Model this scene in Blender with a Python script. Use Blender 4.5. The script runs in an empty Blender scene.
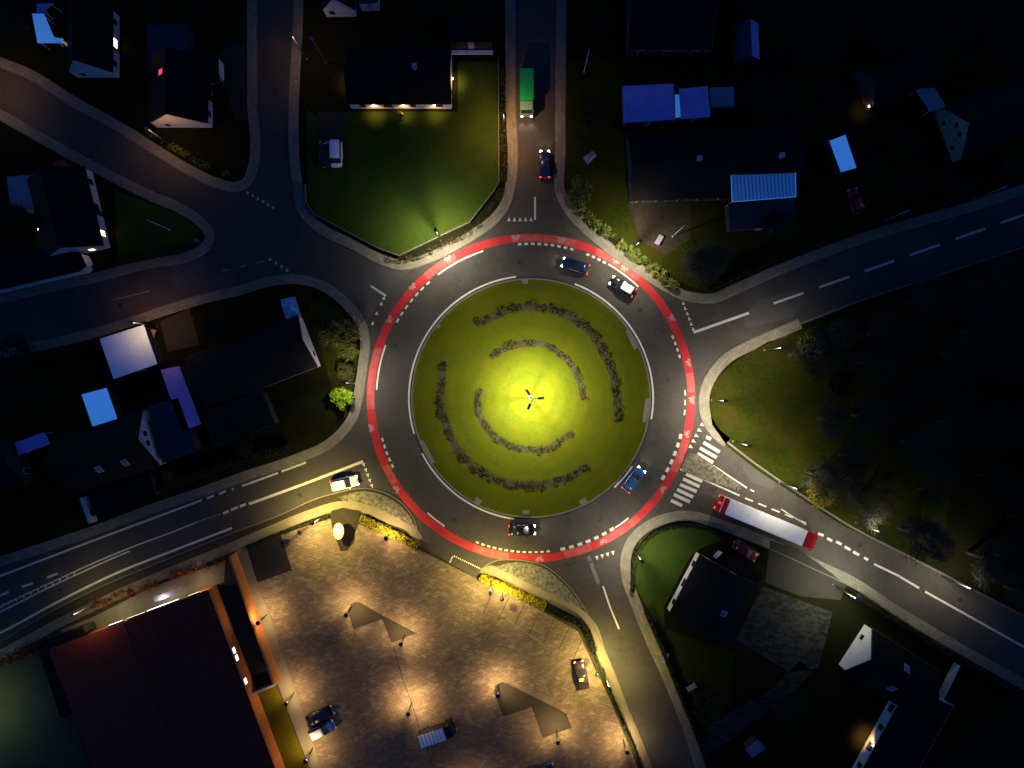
import bpy, math, random
from mathutils import Vector, Matrix
random.seed(7)
R = math.radians
sc = bpy.context.scene
COL = sc.collection
S, H = 6.3, 110.0          # pixels per metre on the ground, drone height

def W(px, py, z=0.0):
    f = (H - z) / H
    return Vector(((px - 512) / S * f, (384 - py) / S * f, z))
def W2(px, py, z=0.0):
    v = W(px, py, z); return (v.x, v.y)

# ------------------------------------------------------------------ materials
def _nt(name):
    m = bpy.data.materials.new(name); m.use_nodes = True
    nt = m.node_tree; nt.nodes.clear()
    out = nt.nodes.new('ShaderNodeOutputMaterial'); b = nt.nodes.new('ShaderNodeBsdfPrincipled')
    nt.links.new(b.outputs[0], out.inputs[0])
    return m, nt, b
def _math(nt, op, a, b=None, clamp=False):
    n = nt.nodes.new('ShaderNodeMath'); n.operation = op; n.use_clamp = clamp
    for i, v in enumerate((a, b)):
        if v is None: continue
        if isinstance(v, (int, float)): n.inputs[i].default_value = v
        else: nt.links.new(v, n.inputs[i])
    return n.outputs[0]
def _noise(nt, vec, scale, detail=4, rough=.6):
    n = nt.nodes.new('ShaderNodeTexNoise'); n.inputs['Scale'].default_value = scale
    n.inputs['Detail'].default_value = detail; n.inputs['Roughness'].default_value = rough
    nt.links.new(vec, n.inputs['Vector']); return n.outputs['Fac']
def _mix(nt, fac, c1, c2, blend='MIX'):
    n = nt.nodes.new('ShaderNodeMix'); n.data_type = 'RGBA'; n.blend_type = blend
    if isinstance(fac, (int, float)): n.inputs[0].default_value = fac
    else: nt.links.new(fac, n.inputs[0])
    for i, c in ((6, c1), (7, c2)):
        if isinstance(c, tuple): n.inputs[i].default_value = (*c[:3], 1)
        else: nt.links.new(c, n.inputs[i])
    return n.outputs[2]
def _range(nt, v, a, b, c=0., d=1.):
    n = nt.nodes.new('ShaderNodeMapRange'); nt.links.new(v, n.inputs[0])
    for i, x in enumerate((a, b, c, d)): n.inputs[i + 1].default_value = x
    return n.outputs[0]
def _pos(nt):
    return nt.nodes.new('ShaderNodeNewGeometry').outputs['Position']
def _bump(nt, b, h, strength, dist=.02):
    n = nt.nodes.new('ShaderNodeBump'); n.inputs['Strength'].default_value = strength
    n.inputs['Distance'].default_value = dist
    nt.links.new(h, n.inputs['Height']); nt.links.new(n.outputs[0], b.inputs['Normal'])
def mat(name, c, c2=None, scale=1.2, rough=.8, fine=14., bump=.3, metal=0., spec=.3, contrast=(.35, .65)):
    """two-tone material mottled by a coarse and a fine noise"""
    m, nt, b = _nt(name)
    if c2 is None: c2 = tuple(x * .6 for x in c)
    p = _pos(nt)
    n1 = _noise(nt, p, scale); n2 = _noise(nt, p, fine, 3)
    f = _math(nt, 'ADD', _math(nt, 'MULTIPLY', n1, .65), _math(nt, 'MULTIPLY', n2, .35))
    f = _range(nt, f, *contrast)
    nt.links.new(_mix(nt, f, c2, c), b.inputs['Base Color'])
    b.inputs['Roughness'].default_value = rough; b.inputs['Metallic'].default_value = metal
    b.inputs['Specular IOR Level'].default_value = spec
    if bump: _bump(nt, b, n2, bump)
    return m
def mat_brick(name, c1, c2, mortar, scale, rot=0., bw=.5, bh=.25, blotch=None, uv=True, msize=.02, rough=.8, blot=(.55, .7)):
    m, nt, b = _nt(name)
    tc = nt.nodes.new('ShaderNodeTexCoord'); mp = nt.nodes.new('ShaderNodeMapping')
    nt.links.new(tc.outputs['UV'] if uv else tc.outputs['Object'], mp.inputs[0])
    mp.inputs['Rotation'].default_value[2] = rot
    br = nt.nodes.new('ShaderNodeTexBrick'); nt.links.new(mp.outputs[0], br.inputs[0])
    br.inputs['Color1'].default_value = (*c1, 1); br.inputs['Color2'].default_value = (*c2, 1)
    br.inputs['Mortar'].default_value = (*mortar, 1); br.inputs['Scale'].default_value = scale
    br.inputs['Brick Width'].default_value = bw; br.inputs['Row Height'].default_value = bh
    br.inputs['Mortar Size'].default_value = msize
    p = _pos(nt); n = _noise(nt, p, .35, 5, .65); f = _range(nt, n, .3, .7, .90, 1.10)
    col = _mix(nt, 1., br.outputs['Color'], f, 'MULTIPLY')
    if blotch:   # pale worn blotches, stretched along the courses
        mp2 = nt.nodes.new('ShaderNodeMapping'); nt.links.new(tc.outputs['UV'], mp2.inputs[0])
        mp2.inputs['Rotation'].default_value[2] = rot; mp2.inputs['Scale'].default_value = (.55, 1.1, 1)
        vo = nt.nodes.new('ShaderNodeTexVoronoi'); vo.inputs['Scale'].default_value = 2.1; vo.distance = 'CHEBYCHEV'
        vo.inputs['Randomness'].default_value = .8; nt.links.new(mp2.outputs[0], vo.inputs[0])
        sx = nt.nodes.new('ShaderNodeSeparateXYZ'); nt.links.new(vo.outputs['Color'], sx.inputs[0])
        cl = _noise(nt, p, .22, 4, .7); nn = _noise(nt, mp2.outputs[0], 2.6, 4, .7)
        k = _math(nt, 'ADD', _math(nt, 'MULTIPLY', cl, .45), _math(nt, 'MULTIPLY', sx.outputs[0], .45))
        k = _math(nt, 'ADD', k, _math(nt, 'MULTIPLY', nn, .35))
        k = _range(nt, k, blot[0], blot[1], 0, .5)
        col = _mix(nt, k, col, blotch)
    nt.links.new(col, b.inputs['Base Color'])
    b.inputs['Roughness'].default_value = rough; b.inputs['Specular IOR Level'].default_value = .06
    _bump(nt, b, br.outputs['Fac'], -.4, .01)
    return m
def mat_emit(name, c, strength):
    m, nt, b = _nt(name)
    b.inputs['Base Color'].default_value = (*c, 1)
    b.inputs['Emission Color'].default_value = (*c, 1); b.inputs['Emission Strength'].default_value = strength
    return m
def mat_leaf(name, cols, scale=2.5):
    m, nt, b = _nt(name)
    p = _pos(nt); n1 = _noise(nt, p, scale, 3); n2 = _noise(nt, p, .6, 2)
    f = _range(nt, n1, .35, .65); g = _range(nt, n2, .42, .6)
    c = _mix(nt, f, cols[0], cols[1])
    if len(cols) > 2: c = _mix(nt, _math(nt, 'MULTIPLY', g, .7), c, cols[2])
    nt.links.new(c, b.inputs['Base Color']); b.inputs['Roughness'].default_value = .7
    b.inputs['Specular IOR Level'].default_value = .2
    return m
def mat_asphalt(name, c, warm=(1, 1, 1)):
    m, nt, b = _nt(name); p = _pos(nt)
    n1 = _noise(nt, p, .11, 5, .6); n2 = _noise(nt, p, 1.3, 5, .7); n3 = _noise(nt, p, 40, 2)
    f = _math(nt, 'ADD', _math(nt, 'MULTIPLY', n1, .55), _math(nt, 'MULTIPLY', n2, .3))
    f = _math(nt, 'ADD', f, _math(nt, 'MULTIPLY', n3, .15)); f = _range(nt, f, .36, .64)
    col = _mix(nt, f, tuple(x * .68 for x in c), tuple(x * 1.3 for x in c))
    # tar seams
    vo = nt.nodes.new('ShaderNodeTexVoronoi'); vo.feature = 'DISTANCE_TO_EDGE'; vo.inputs['Scale'].default_value = .07
    ad = nt.nodes.new('ShaderNodeVectorMath'); ad.operation = 'ADD'; nt.links.new(p, ad.inputs[0])
    cv = nt.nodes.new('ShaderNodeTexNoise'); cv.inputs['Scale'].default_value = .3; nt.links.new(p, cv.inputs['Vector'])
    sv = nt.nodes.new('ShaderNodeVectorMath'); sv.operation = 'SCALE'; sv.inputs['Scale'].default_value = 5.
    nt.links.new(cv.outputs['Color'], sv.inputs[0]); nt.links.new(sv.outputs[0], ad.inputs[1])
    nt.links.new(ad.outputs[0], vo.inputs[0])
    k = _range(nt, vo.outputs['Distance'], .002, .006, .35, 0.)
    col = _mix(nt, k, col, tuple(x * .4 for x in c))
    nt.links.new(col, b.inputs['Base Color']); b.inputs['Roughness'].default_value = .75
    b.inputs['Specular IOR Level'].default_value = .12; _bump(nt, b, n3, .4)
    return m
def mat_grass(name, c, c2, c3):
    m, nt, b = _nt(name); p = _pos(nt)
    n1 = _noise(nt, p, .25, 4, .6); n2 = _noise(nt, p, 2.2, 5, .7); n3 = _noise(nt, p, 25, 2)
    f = _range(nt, _math(nt, 'ADD', _math(nt, 'MULTIPLY', n2, .6), _math(nt, 'MULTIPLY', n3, .4)), .33, .67)
    col = _mix(nt, f, c2, c); col = _mix(nt, _range(nt, n1, .42, .68, 0, .75), col, c3)
    nt.links.new(col, b.inputs['Base Color']); b.inputs['Roughness'].default_value = .9
    b.inputs['Specular IOR Level'].default_value = .0; _bump(nt, b, n3, .8, .05)
    return m
def mat_island(name, c, c2, c3):
    m = mat_grass(name, c, c2, c3); nt = m.node_tree; b = next(n for n in nt.nodes if n.type == 'BSDF_PRINCIPLED')
    src = b.inputs['Base Color'].links[0].from_socket; tc = nt.nodes.new('ShaderNodeTexCoord')
    mp = nt.nodes.new('ShaderNodeMapping'); nt.links.new(_pos(nt), mp.inputs[0]); c0 = W2(531, 398); mp.inputs['Location'].default_value = (-c0[0], -c0[1], 0)
    w = nt.nodes.new('ShaderNodeTexWave'); w.wave_type = 'RINGS'; w.rings_direction = 'Z'; w.inputs['Scale'].default_value = .16
    w.inputs['Distortion'].default_value = 1.5; w.inputs['Detail'].default_value = 3; nt.links.new(mp.outputs[0], w.inputs[0])
    k = _range(nt, w.outputs['Fac'], 0, 1, .955, 1.03); col = _mix(nt, 1., src, k, 'MULTIPLY')
    n = _range(nt, _noise(nt, _pos(nt), .7, 6, .75), .56, .74, 0, .55); col = _mix(nt, n, col, (.075, .058, .010))
    nt.links.new(col, b.inputs['Base Color']); return m
def mat_ribbed(name, c, c2, scale, axis_rot=0.):
    m, nt, b = _nt(name)
    tc = nt.nodes.new('ShaderNodeTexCoord'); mp = nt.nodes.new('ShaderNodeMapping'); nt.links.new(tc.outputs['UV'], mp.inputs[0])
    mp.inputs['Rotation'].default_value[2] = axis_rot
    w = nt.nodes.new('ShaderNodeTexWave'); w.inputs['Scale'].default_value = scale; nt.links.new(mp.outputs[0], w.inputs[0])
    w.inputs['Distortion'].default_value = .3
    nt.links.new(_mix(nt, _range(nt, w.outputs['Fac'], .05, .4), c2, c), b.inputs['Base Color'])
    b.inputs['Roughness'].default_value = .5; _bump(nt, b, w.outputs['Fac'], .6, .03)
    return m

M = {}
M['asphalt'] = mat_asphalt('asphalt', (.048, .044, .039))
M['asphalt_patch'] = mat('asphalt_patch', (.06, .058, .056), (.042, .041, .04), .5, .8, 30)
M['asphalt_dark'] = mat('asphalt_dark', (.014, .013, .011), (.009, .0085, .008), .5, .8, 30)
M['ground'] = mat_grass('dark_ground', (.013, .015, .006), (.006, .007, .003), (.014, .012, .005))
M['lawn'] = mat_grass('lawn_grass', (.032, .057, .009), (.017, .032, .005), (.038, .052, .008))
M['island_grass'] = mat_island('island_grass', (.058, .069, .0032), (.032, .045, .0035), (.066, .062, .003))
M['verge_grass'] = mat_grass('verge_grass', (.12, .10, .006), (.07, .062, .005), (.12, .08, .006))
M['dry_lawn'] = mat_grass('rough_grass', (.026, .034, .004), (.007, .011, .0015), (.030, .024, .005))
M['soil'] = mat('soil', (.035, .026, .013), (.014, .011, .006), 1.5, .95, 9, .6)
M['yard'] = mat('yard_asphalt', (.034, .038, .024), (.022, .026, .016), .25, .9, 12)
M['drive'] = mat('driveway_asphalt', (.026, .022, .015), (.018, .016, .011), .5, .85, 20)
M['gravel'] = mat('pebble_paving', (.15, .14, .10), (.04, .04, .03), 2.0, .9, 6, .8, contrast=(.4, .6))
M['soil_bed'] = mat('mulched_bed_soil', (.040, .034, .012), (.018, .018, .005), 1.6, .95, 9, .6)
M['bed'] = mat('planted_bed_ground', (.034, .028, .017), (.026, .021, .013), 1.0, .95, 9, .5)
M['bed_dark'] = mat('dark_bed_ground', (.022, .018, .009), (.014, .012, .006), 1.0, .95, 9, .5)
M['pavement'] = mat_brick('pavement_slabs', (.17, .155, .12), (.125, .115, .09), (.07, .062, .05), 1., 0, .8, .5, msize=.015)
M['kerb'] = mat('kerb_stone', (.125, .12, .10), (.08, .076, .066), 2, .8, 20)
M['path'] = mat('asphalt_footpath', (.17, .145, .09), (.125, .108, .07), .6, .85, 20)
M['lot'] = mat_brick('brick_pavers', (.158, .117, .078), (.115, .085, .060), (.05, .035, .024), 1., R(-17), .8, .4, blotch=(.34, .27, .17), blot=(.68, 1.0))
M['paver_blue'] = mat_brick('driveway_pavers', (.024, .023, .020), (.015, .015, .013), (.007, .007, .007), 1., R(30), .9, .45, blotch=(.05, .048, .042))
M['red'] = mat('red_cycle_surface', (.44, .014, .022), (.24, .010, .014), .35, .7, 20, .3)
M['red_worn'] = mat('worn_red_surface', (.42, .085, .075), (.30, .025, .028), .9, .7, 12, .3)
M['paint'] = mat('road_paint', (.50, .48, .42), (.28, .27, .24), 2.0, .6, 16, .1, contrast=(.2, .55))
M['paint_dim'] = mat('worn_road_paint', (.22, .21, .19), (.10, .10, .09), 2.0, .6, 16, .1)
M['paint_symbol'] = mat('faded_symbol_paint', (.45, .36, .32), (.34, .09, .08), 5.0, .6, 16, .1, contrast=(.3, .6))
M['wall_white'] = mat('white_render', (.68, .66, .63), (.52, .50, .48), 1.2, .8, 10, .2)
M['wall_brown'] = mat('brown_low_wall', (.13, .11, .085), None, 2, .85, 12, .3)
M['wall_beige'] = mat('beige_brick_wall', (.30, .26, .19), (.2, .17, .13), 2, .85, 12, .3)
M['wall_brick'] = mat_brick('orange_brick', (.60, .20, .05), (.50, .16, .04), (.3, .18, .1), 4., 0, .5, .25, uv=False)
M['wall_dark'] = mat('dark_wall', (.05, .045, .045), None, 1.2, .85, 10, .2)
M['roof_black'] = mat_brick('black_roof_tiles', (.009, .0085, .009), (.006, .006, .0065), (.003, .003, .003), 3., 0, .9, 1.0, msize=.05, rough=.6)
M['roof_dark'] = mat_brick('dark_grey_roof_tiles', (.017, .015, .015), (.012, .011, .011), (.006, .006, .006), 3., 0, .9, 1.0, msize=.05, rough=.7)
M['roof_maroon'] = mat_brick('maroon_roof_sheet', (.21, .034, .017), (.18, .029, .015), (.10, .017, .01), .8, 0, 4., .6, msize=.02, rough=.6)
M['roof_navy'] = mat('navy_roof_felt', (.02, .022, .045), (.014, .015, .03), .5, .6, 8)
M['roof_white'] = mat('white_roof_felt', (.60, .78, .95), (.42, .58, .80), .25, .5, 5, .1)
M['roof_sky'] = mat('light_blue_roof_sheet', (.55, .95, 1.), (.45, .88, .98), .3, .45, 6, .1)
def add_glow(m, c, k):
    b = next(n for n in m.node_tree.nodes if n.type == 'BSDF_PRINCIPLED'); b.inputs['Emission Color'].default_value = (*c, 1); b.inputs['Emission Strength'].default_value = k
add_glow(M['roof_sky'], (.06, .30, 1.), .32)   # faint blue glow added to brighten these roofs, no source beneath
M['roof_blue'] = mat('royal_blue_roof', (.44, .30, .70), (.30, .20, .55), .35, .5, 5, .1)
M['roof_slate'] = mat('blue_grey_roof', (.22, .20, .26), (.15, .14, .19), .5, .6, 5, .1)
M['rib_blue'] = mat_ribbed('ribbed_blue_roof', (.50, .85, .98), (.16, .35, .62), .55)
M['trim'] = mat('pale_trim', (.42, .43, .44), (.3, .3, .32), 2, .6, 10, 0)
M['trim_white'] = mat('white_trim', (.8, .8, .8), (.6, .6, .62), 2, .5, 10, 0)
M['glass'] = mat('dark_window_glass', (.02, .025, .03), (.012, .014, .018), 1, .12, 5, 0, spec=.6)
M['glass_lit'] = mat_emit('lit_window', (1., .72, .35), 3.2)
M['glass_red'] = mat_emit('red_lit_skylight', (1., .06, .10), 1.2)
M['glass_blue'] = mat('blue_greenhouse_glass', (.35, .55, .85), (.08, .14, .3), 1.6, .2, 5, 0)
M['metal'] = mat('galvanised_steel', (.20, .21, .22), (.14, .15, .16), 3, .4, 20, 0, metal=.4)
M['black_metal'] = mat('black_metal', (.008, .008, .009), None, 3, .5, 20, 0)
M['lamp_blue'] = mat('blue_grey_lamp_housing', (.12, .17, .30), (.08, .12, .2), 3, .4, 20, 0)
M['lens_warm'] = mat_emit('warm_lamp_lens', (1., .75, .4), 25)
M['lens_white'] = mat_emit('white_lamp_lens', (1., .95, .8), 30)
M['oval'] = mat_emit('glowing_oval_face', (1., .66, .16), 1.9)
M['sign_white'] = mat_emit('white_sign_face', (.95, 1., .92), 2.6)
M['sign_green'] = mat_emit('green_white_sign_face', (.6, 1., .75), 2.2)
M['sign_warm'] = mat_emit('warm_sign_face', (1., .85, .6), 2.4)
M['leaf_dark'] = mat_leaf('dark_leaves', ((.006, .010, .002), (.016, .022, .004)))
M['leaf_mid'] = mat_leaf('mid_green_leaves', ((.03, .055, .008), (.09, .12, .015), (.16, .15, .03)))
M['leaf_bright'] = mat_leaf('bright_green_leaves', ((.05, .11, .006), (.19, .28, .01)))
M['leaf_yellow'] = mat_leaf('yellow_green_leaves', ((.10, .09, .005), (.26, .22, .01)))
M['leaf_rust'] = mat_leaf('rust_leaves', ((.10, .022, .008), (.30, .08, .02)))
M['leaf_bed'] = mat_leaf('bedding_leaves', ((.006, .010, .002), (.042, .050, .006), (.055, .036, .010)), 1.6)
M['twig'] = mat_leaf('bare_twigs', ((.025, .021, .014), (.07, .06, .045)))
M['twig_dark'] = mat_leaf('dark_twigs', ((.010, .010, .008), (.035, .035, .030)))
M['bark'] = mat('bark', (.06, .045, .03), None, 3, .9, 10, .5)
M['manhole'] = mat('manhole_iron', (.02, .02, .02), (.012, .012, .012), 4, .6, 20)
M['tyre'] = mat('tyre_rubber', (.012, .012, .012), None, 3, .8, 20, .2)
M['rim'] = mat('wheel_rim', (.35, .35, .36), None, 3, .35, 20, 0, metal=.8)
M['head_on'] = mat_emit('headlight_on', (1., .97, .88), 9)
M['tail_on'] = mat_emit('taillight_on', (1., .03, .02), 3.)
M['head_off'] = mat('headlight_off', (.6, .6, .62), None, 3, .15, 20, 0)
M['tail_off'] = mat('taillight_off', (.25, .01, .01), None, 3, .25, 20, 0)
def paint(name, c, rough=.25, metal=.2):
    k = 'paint_' + name
    if k not in M: M[k] = mat(name + '_car_paint', c, tuple(x * .85 for x in c), .8, rough, 30, 0, metal=metal, spec=.5)
    return M[k]

# ------------------------------------------------------------------ mesh builder
class MB:
    def __init__(self): self.v = []; self.f = []; self.uv = None
    def add(self, vs, fs):
        o = len(self.v); self.v += [tuple(x) for x in vs]; self.f += [tuple(i + o for i in f) for f in fs]; return self
    def box(self, c, s, rz=0., rx=0., ry=0.):
        mt = Matrix.Translation(Vector(c)) @ Matrix.Rotation(rz, 4, 'Z') @ Matrix.Rotation(ry, 4, 'Y') @ Matrix.Rotation(rx, 4, 'X')
        vs = [mt @ Vector((x * s[0] / 2, y * s[1] / 2, z * s[2] / 2)) for z in (-1, 1) for x, y in ((-1, -1), (1, -1), (1, 1), (-1, 1))]
        return self.add(vs, [(3, 2, 1, 0), (4, 5, 6, 7), (0, 1, 5, 4), (1, 2, 6, 5), (2, 3, 7, 6), (3, 0, 4, 7)])
    def prism(self, poly, z0, z1, bottom=True):
        poly = ccw(poly); n = len(poly)
        vs = [(x, y, z0) for x, y in poly] + [(x, y, z1) for x, y in poly]
        fs = [tuple(range(n, 2 * n))] + [(i, (i + 1) % n, n + (i + 1) % n, n + i) for i in range(n)]
        if bottom: fs.append(tuple(reversed(range(n))))
        return self.add(vs, fs)
    def flat(self, poly, z):
        poly = ccw(poly); return self.add([(x, y, z) for x, y in poly], [tuple(range(len(poly)))])
    def tube(self, p0, p1, r0, r1=None, n=8, caps=True):
        if r1 is None: r1 = r0
        p0, p1 = Vector(p0), Vector(p1); d = (p1 - p0).normalized()
        a = d.orthogonal().normalized(); b = d.cross(a)
        vs = [p + (a * math.cos(t) + b * math.sin(t)) * r for p, r in ((p0, r0), (p1, r1)) for t in [2 * math.pi * i / n for i in range(n)]]
        fs = [(i, (i + 1) % n, n + (i + 1) % n, n + i) for i in range(n)]
        if caps: fs += [tuple(reversed(range(n))), tuple(range(n, 2 * n))]
        return self.add(vs, fs)
    def disc_stack(self, prof, c=(0, 0), n=16, sx=1., sy=1.):   # lathe: [(r,z)...]
        o = []
        for r, z in prof:
            o += [(c[0] + r * sx * math.cos(2 * math.pi * i / n), c[1] + r * sy * math.sin(2 * math.pi * i / n), z) for i in range(n)]
        fs = [(k * n + i, k * n + (i + 1) % n, (k + 1) * n + (i + 1) % n, (k + 1) * n + i) for k in range(len(prof) - 1) for i in range(n)]
        fs += [tuple(reversed(range(n))), tuple(range((len(prof) - 1) * n, len(prof) * n))]
        return self.add(o, fs)
    def leaf(self, c, s, rnd=random):
        d = Vector((rnd.gauss(0, 1), rnd.gauss(0, 1), rnd.gauss(0, 1) + .9)).normalized()
        a = d.orthogonal().normalized(); a.rotate(Matrix.Rotation(rnd.random() * 6.28, 3, d)); b = d.cross(a)
        c = Vector(c); w = s * (.5 + rnd.random() * .4)
        return self.add([c - a * s, c + b * w * .6, c + a * s, c - b * w * .6], [(0, 1, 2, 3)])
    def build(self, name, material, parent=None, smooth=False, loc=None, uvxy=False, uvs=None):
        me = bpy.data.meshes.new(name); me.from_pydata(self.v, [], self.f); me.update()
        me.materials.append(material)
        if smooth: me.polygons.foreach_set('use_smooth', [True] * len(me.polygons))
        uvl = me.uv_layers.new(name='UVMap')
        if uvs is not None:
            for l in me.loops: uvl.data[l.index].uv = uvs[l.vertex_index]
        else:
            for l in me.loops:
                v = me.vertices[l.vertex_index].co; uvl.data[l.index].uv = (v.x, v.y)
        o = bpy.data.objects.new(name, me); COL.objects.link(o)
        if loc is not None: o.location = loc
        if parent is not None: o.parent = parent
        return o
def ccw(p):
    a = sum(p[i][0] * p[(i + 1) % len(p)][1] - p[(i + 1) % len(p)][0] * p[i][1] for i in range(len(p)))
    return list(p) if a > 0 else list(reversed(p))
def tag(o, label=None, cat=None, group=None, kind=None):
    if label: o['label'] = label
    if cat: o['category'] = cat
    if group: o['group'] = group
    if kind: o['kind'] = kind
    return o
def thing(name, label, cat, loc, rz=0., group=None):
    o = bpy.data.objects.new(name, None); COL.objects.link(o); o.empty_display_size = .5
    o.location = loc; o.rotation_euler = (0, 0, rz); return tag(o, label, cat, group)
def copy_tree(o, parent=None):
    c = o.copy(); COL.objects.link(c); c.parent = parent
    for ch in list(o.children): copy_tree(ch, c)
    return c
def catmull(pts, step=6):
    out = []; n = len(pts)
    for i in range(n - 1):
        p0 = pts[max(i - 1, 0)]; p1 = pts[i]; p2 = pts[i + 1]; p3 = pts[min(i + 2, n - 1)]
        d = math.dist(p1, p2); k = max(1, int(d / step))
        # centripetal-ish damping keeps long straights straight
        for j in range(k):
            t = j / k; t2 = t * t; t3 = t2 * t
            m = []
            for a in (0, 1):
                d1 = math.dist(p0, p1) + 1e-6; d2 = d; d3 = math.dist(p2, p3) + 1e-6
                m1 = ((p2[a] - p1[a]) / d2 * d1 + (p1[a] - p0[a]) / d1 * d2) / (d1 + d2) * d2 if d1 > 1e-3 else p2[a] - p1[a]
                m2 = ((p2[a] - p1[a]) / d2 * d3 + (p3[a] - p2[a]) / d3 * d2) / (d2 + d3) * d2 if d3 > 1e-3 else p2[a] - p1[a]
                m.append((2 * t3 - 3 * t2 + 1) * p1[a] + (t3 - 2 * t2 + t) * m1 + (-2 * t3 + 3 * t2) * p2[a] + (t3 - t2) * m2)
            out.append(tuple(m))
    out.append(tuple(pts[-1])); return out
def wpts(pts, smooth=True):
    return [W2(*p) for p in (catmull(pts) if smooth else pts)]
def offset(pts, d):
    out = []
    for i, p in enumerate(pts):
        a = pts[max(i - 1, 0)]; b = pts[min(i + 1, len(pts) - 1)]
        l = math.dist(a, b) or 1.; nx, ny = -(b[1] - a[1]) / l, (b[0] - a[0]) / l
        out.append((p[0] + nx * d, p[1] + ny * d))
    return out
def strip(name, pts, w, z0, z1, m, closed=False, kind='structure', parent=None, off=0.):
    """solid ribbon along world points pts (metres), UV along its length"""
    L = offset(pts, off + w / 2); Rr = offset(pts, off - w / 2); n = len(pts)
    b = MB(); vs = []; uv = []; d = 0
    for i in range(n):
        if i: d += math.dist(pts[i - 1], pts[i])
        vs += [(*Rr[i], z1), (*L[i], z1), (*Rr[i], z0), (*L[i], z0)]; uv += [(d, 0), (d, w), (d, 0), (d, w)]
    fs = []
    for i in range(n - 1):
        a, c = 4 * i, 4 * i + 4
        fs += [(a, c, c + 1, a + 1)]
        if z1 - z0 > .005: fs += [(a + 2, c + 2, c, a), (a + 1, c + 1, c + 3, a + 3)]
    if z1 - z0 > .005: fs += [(0, 1, 3, 2), (4 * n - 4, 4 * n - 2, 4 * n - 1, 4 * n - 3)]
    b.add(vs, fs); o = b.build(name, m, parent, uvs=uv)
    if kind: o['kind'] = kind
    return o
def sheet(name, pxpoly, z, m, thick=0., smooth=False):
    poly = wpts(pxpoly, False) if not smooth else wpts(pxpoly)
    b = MB()
    if thick: b.prism(poly, z - thick, z, False)
    else: b.flat(poly, z)
    return tag(b.build(name, m), kind='structure')

# ------------------------------------------------------------------ ground, roads, plots
MB().flat([(-2500, -2500), (2500, -2500), (2500, 2500), (-2500, 2500)], 0).build('ground', M['ground'])['kind'] = 'structure'
sheet('road', [(-620, -520), (1640, -520), (1640, 1290), (-620, 1290)], .03, M['asphalt'])
PA = [(-620, -240), (-300, -90), (0, 62), (30, 74), (75, 102), (108, 120), (135, 136), (160, 152), (190, 170), (218, 183), (236, 187), (247, 182), (252, 170), (252, 100), (252, 0), (252, -520)]
PB = [(-620, -190), (0, 114), (60, 148), (120, 180), (150, 195), (180, 208), (201, 222), (211, 235), (207, 247), (192, 256), (150, 264), (100, 277), (40, 290), (0, 300), (-620, 470)]
PC = [(299, -520), (299, 0), (299, 190), (303, 210), (318, 226), (355, 245), (381, 259), (402, 265), (425, 259), (455, 245), (478, 231), (495, 218), (506, 202), (510, 185), (510, 100), (510, 0), (510, -520)]
PD = [(561, -520), (561, 0), (560, 150), (561, 196), (569, 211), (590, 233), (612, 251), (640, 270), (662, 285), (688, 297), (712, 299), (737, 289), (768, 275), (818, 255), (868, 237), (968, 208), (1024, 190), (1640, -5)]
PE = [(1640, 48), (1024, 247), (943, 274), (868, 298), (800, 324), (768, 338), (748, 347), (728, 358), (714, 373), (706, 389), (704, 405), (708, 421), (716, 433), (727, 442), (757, 465), (806, 498), (850, 526), (918, 561), (985, 596), (1024, 616), (1640, 940)]
PF = [(900, 1290), (770, 950), (700, 768), (686, 725), (668, 680), (650, 640), (634, 600), (626, 577), (625, 558), (631, 541), (645, 527), (665, 518), (690, 515), (712, 521), (745, 533), (790, 552), (820, 566), (850, 580), (893, 608), (955, 645), (1024, 684), (1640, 1030)]
PG = [(-620, 490), (0, 355), (60, 342), (100, 332), (130, 323), (175, 308), (205, 299), (240, 291), (270, 282), (300, 280), (322, 286), (345, 303), (361, 324), (365, 342), (363, 362), (360, 384), (357, 402), (352, 418), (342, 432), (325, 446), (300, 457), (275, 466), (250, 474), (200, 492), (150, 509), (100, 528), (50, 545), (0, 561), (-620, 790)]
def plot(name, path, extra, m='ground'):
    pts = catmull(path) + extra
    return sheet(name, pts, .12, M[m], .12)
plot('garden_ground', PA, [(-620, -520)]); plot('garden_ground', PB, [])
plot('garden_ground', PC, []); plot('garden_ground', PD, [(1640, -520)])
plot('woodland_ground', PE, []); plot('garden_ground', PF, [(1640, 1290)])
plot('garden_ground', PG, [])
PH = [(-620, 880), (-100, 682), (0, 642), (50, 612), (107, 584), (160, 562), (232, 533), (280, 515), (318, 498), (336, 493), (362, 488), (384, 492), (402, 503), (414, 519), (420, 546)]
PH2 = [(478, 579), (481, 570), (492, 562), (520, 560), (545, 566), (565, 582), (582, 604), (600, 640), (650, 768), (860, 1290)]
sheet('yard_ground', catmull(PH) + catmull(PH2) + [(-620, 1290)], .12, M['soil'], .12)

PV = .14
def walk(path, wpx=9.5, m='pavement', kerb=0, name='pavement'):
    pts = wpts(path); w = wpx / S
    strip(name, pts, w, .10, PV, M[m])
    if kerb: strip('kerb', pts, .16, .02, PV + .01, M['kerb'], off=kerb * (w / 2 + .083))
for p, k in ((PA, -1), (PB, -1), (PC, -1), (PD, 1), (PF, -1)): walk(p, 9.5, kerb=k)
PGk = PG[:]
walk(PG, 9, kerb=1)
walk(PE[4:14], 10, kerb=-1)
strip('kerb', wpts(PE[:5]), .3, .02, .15, M['kerb']); strip('kerb', wpts(PE[13:]), .3, .02, .15, M['kerb'])
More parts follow.
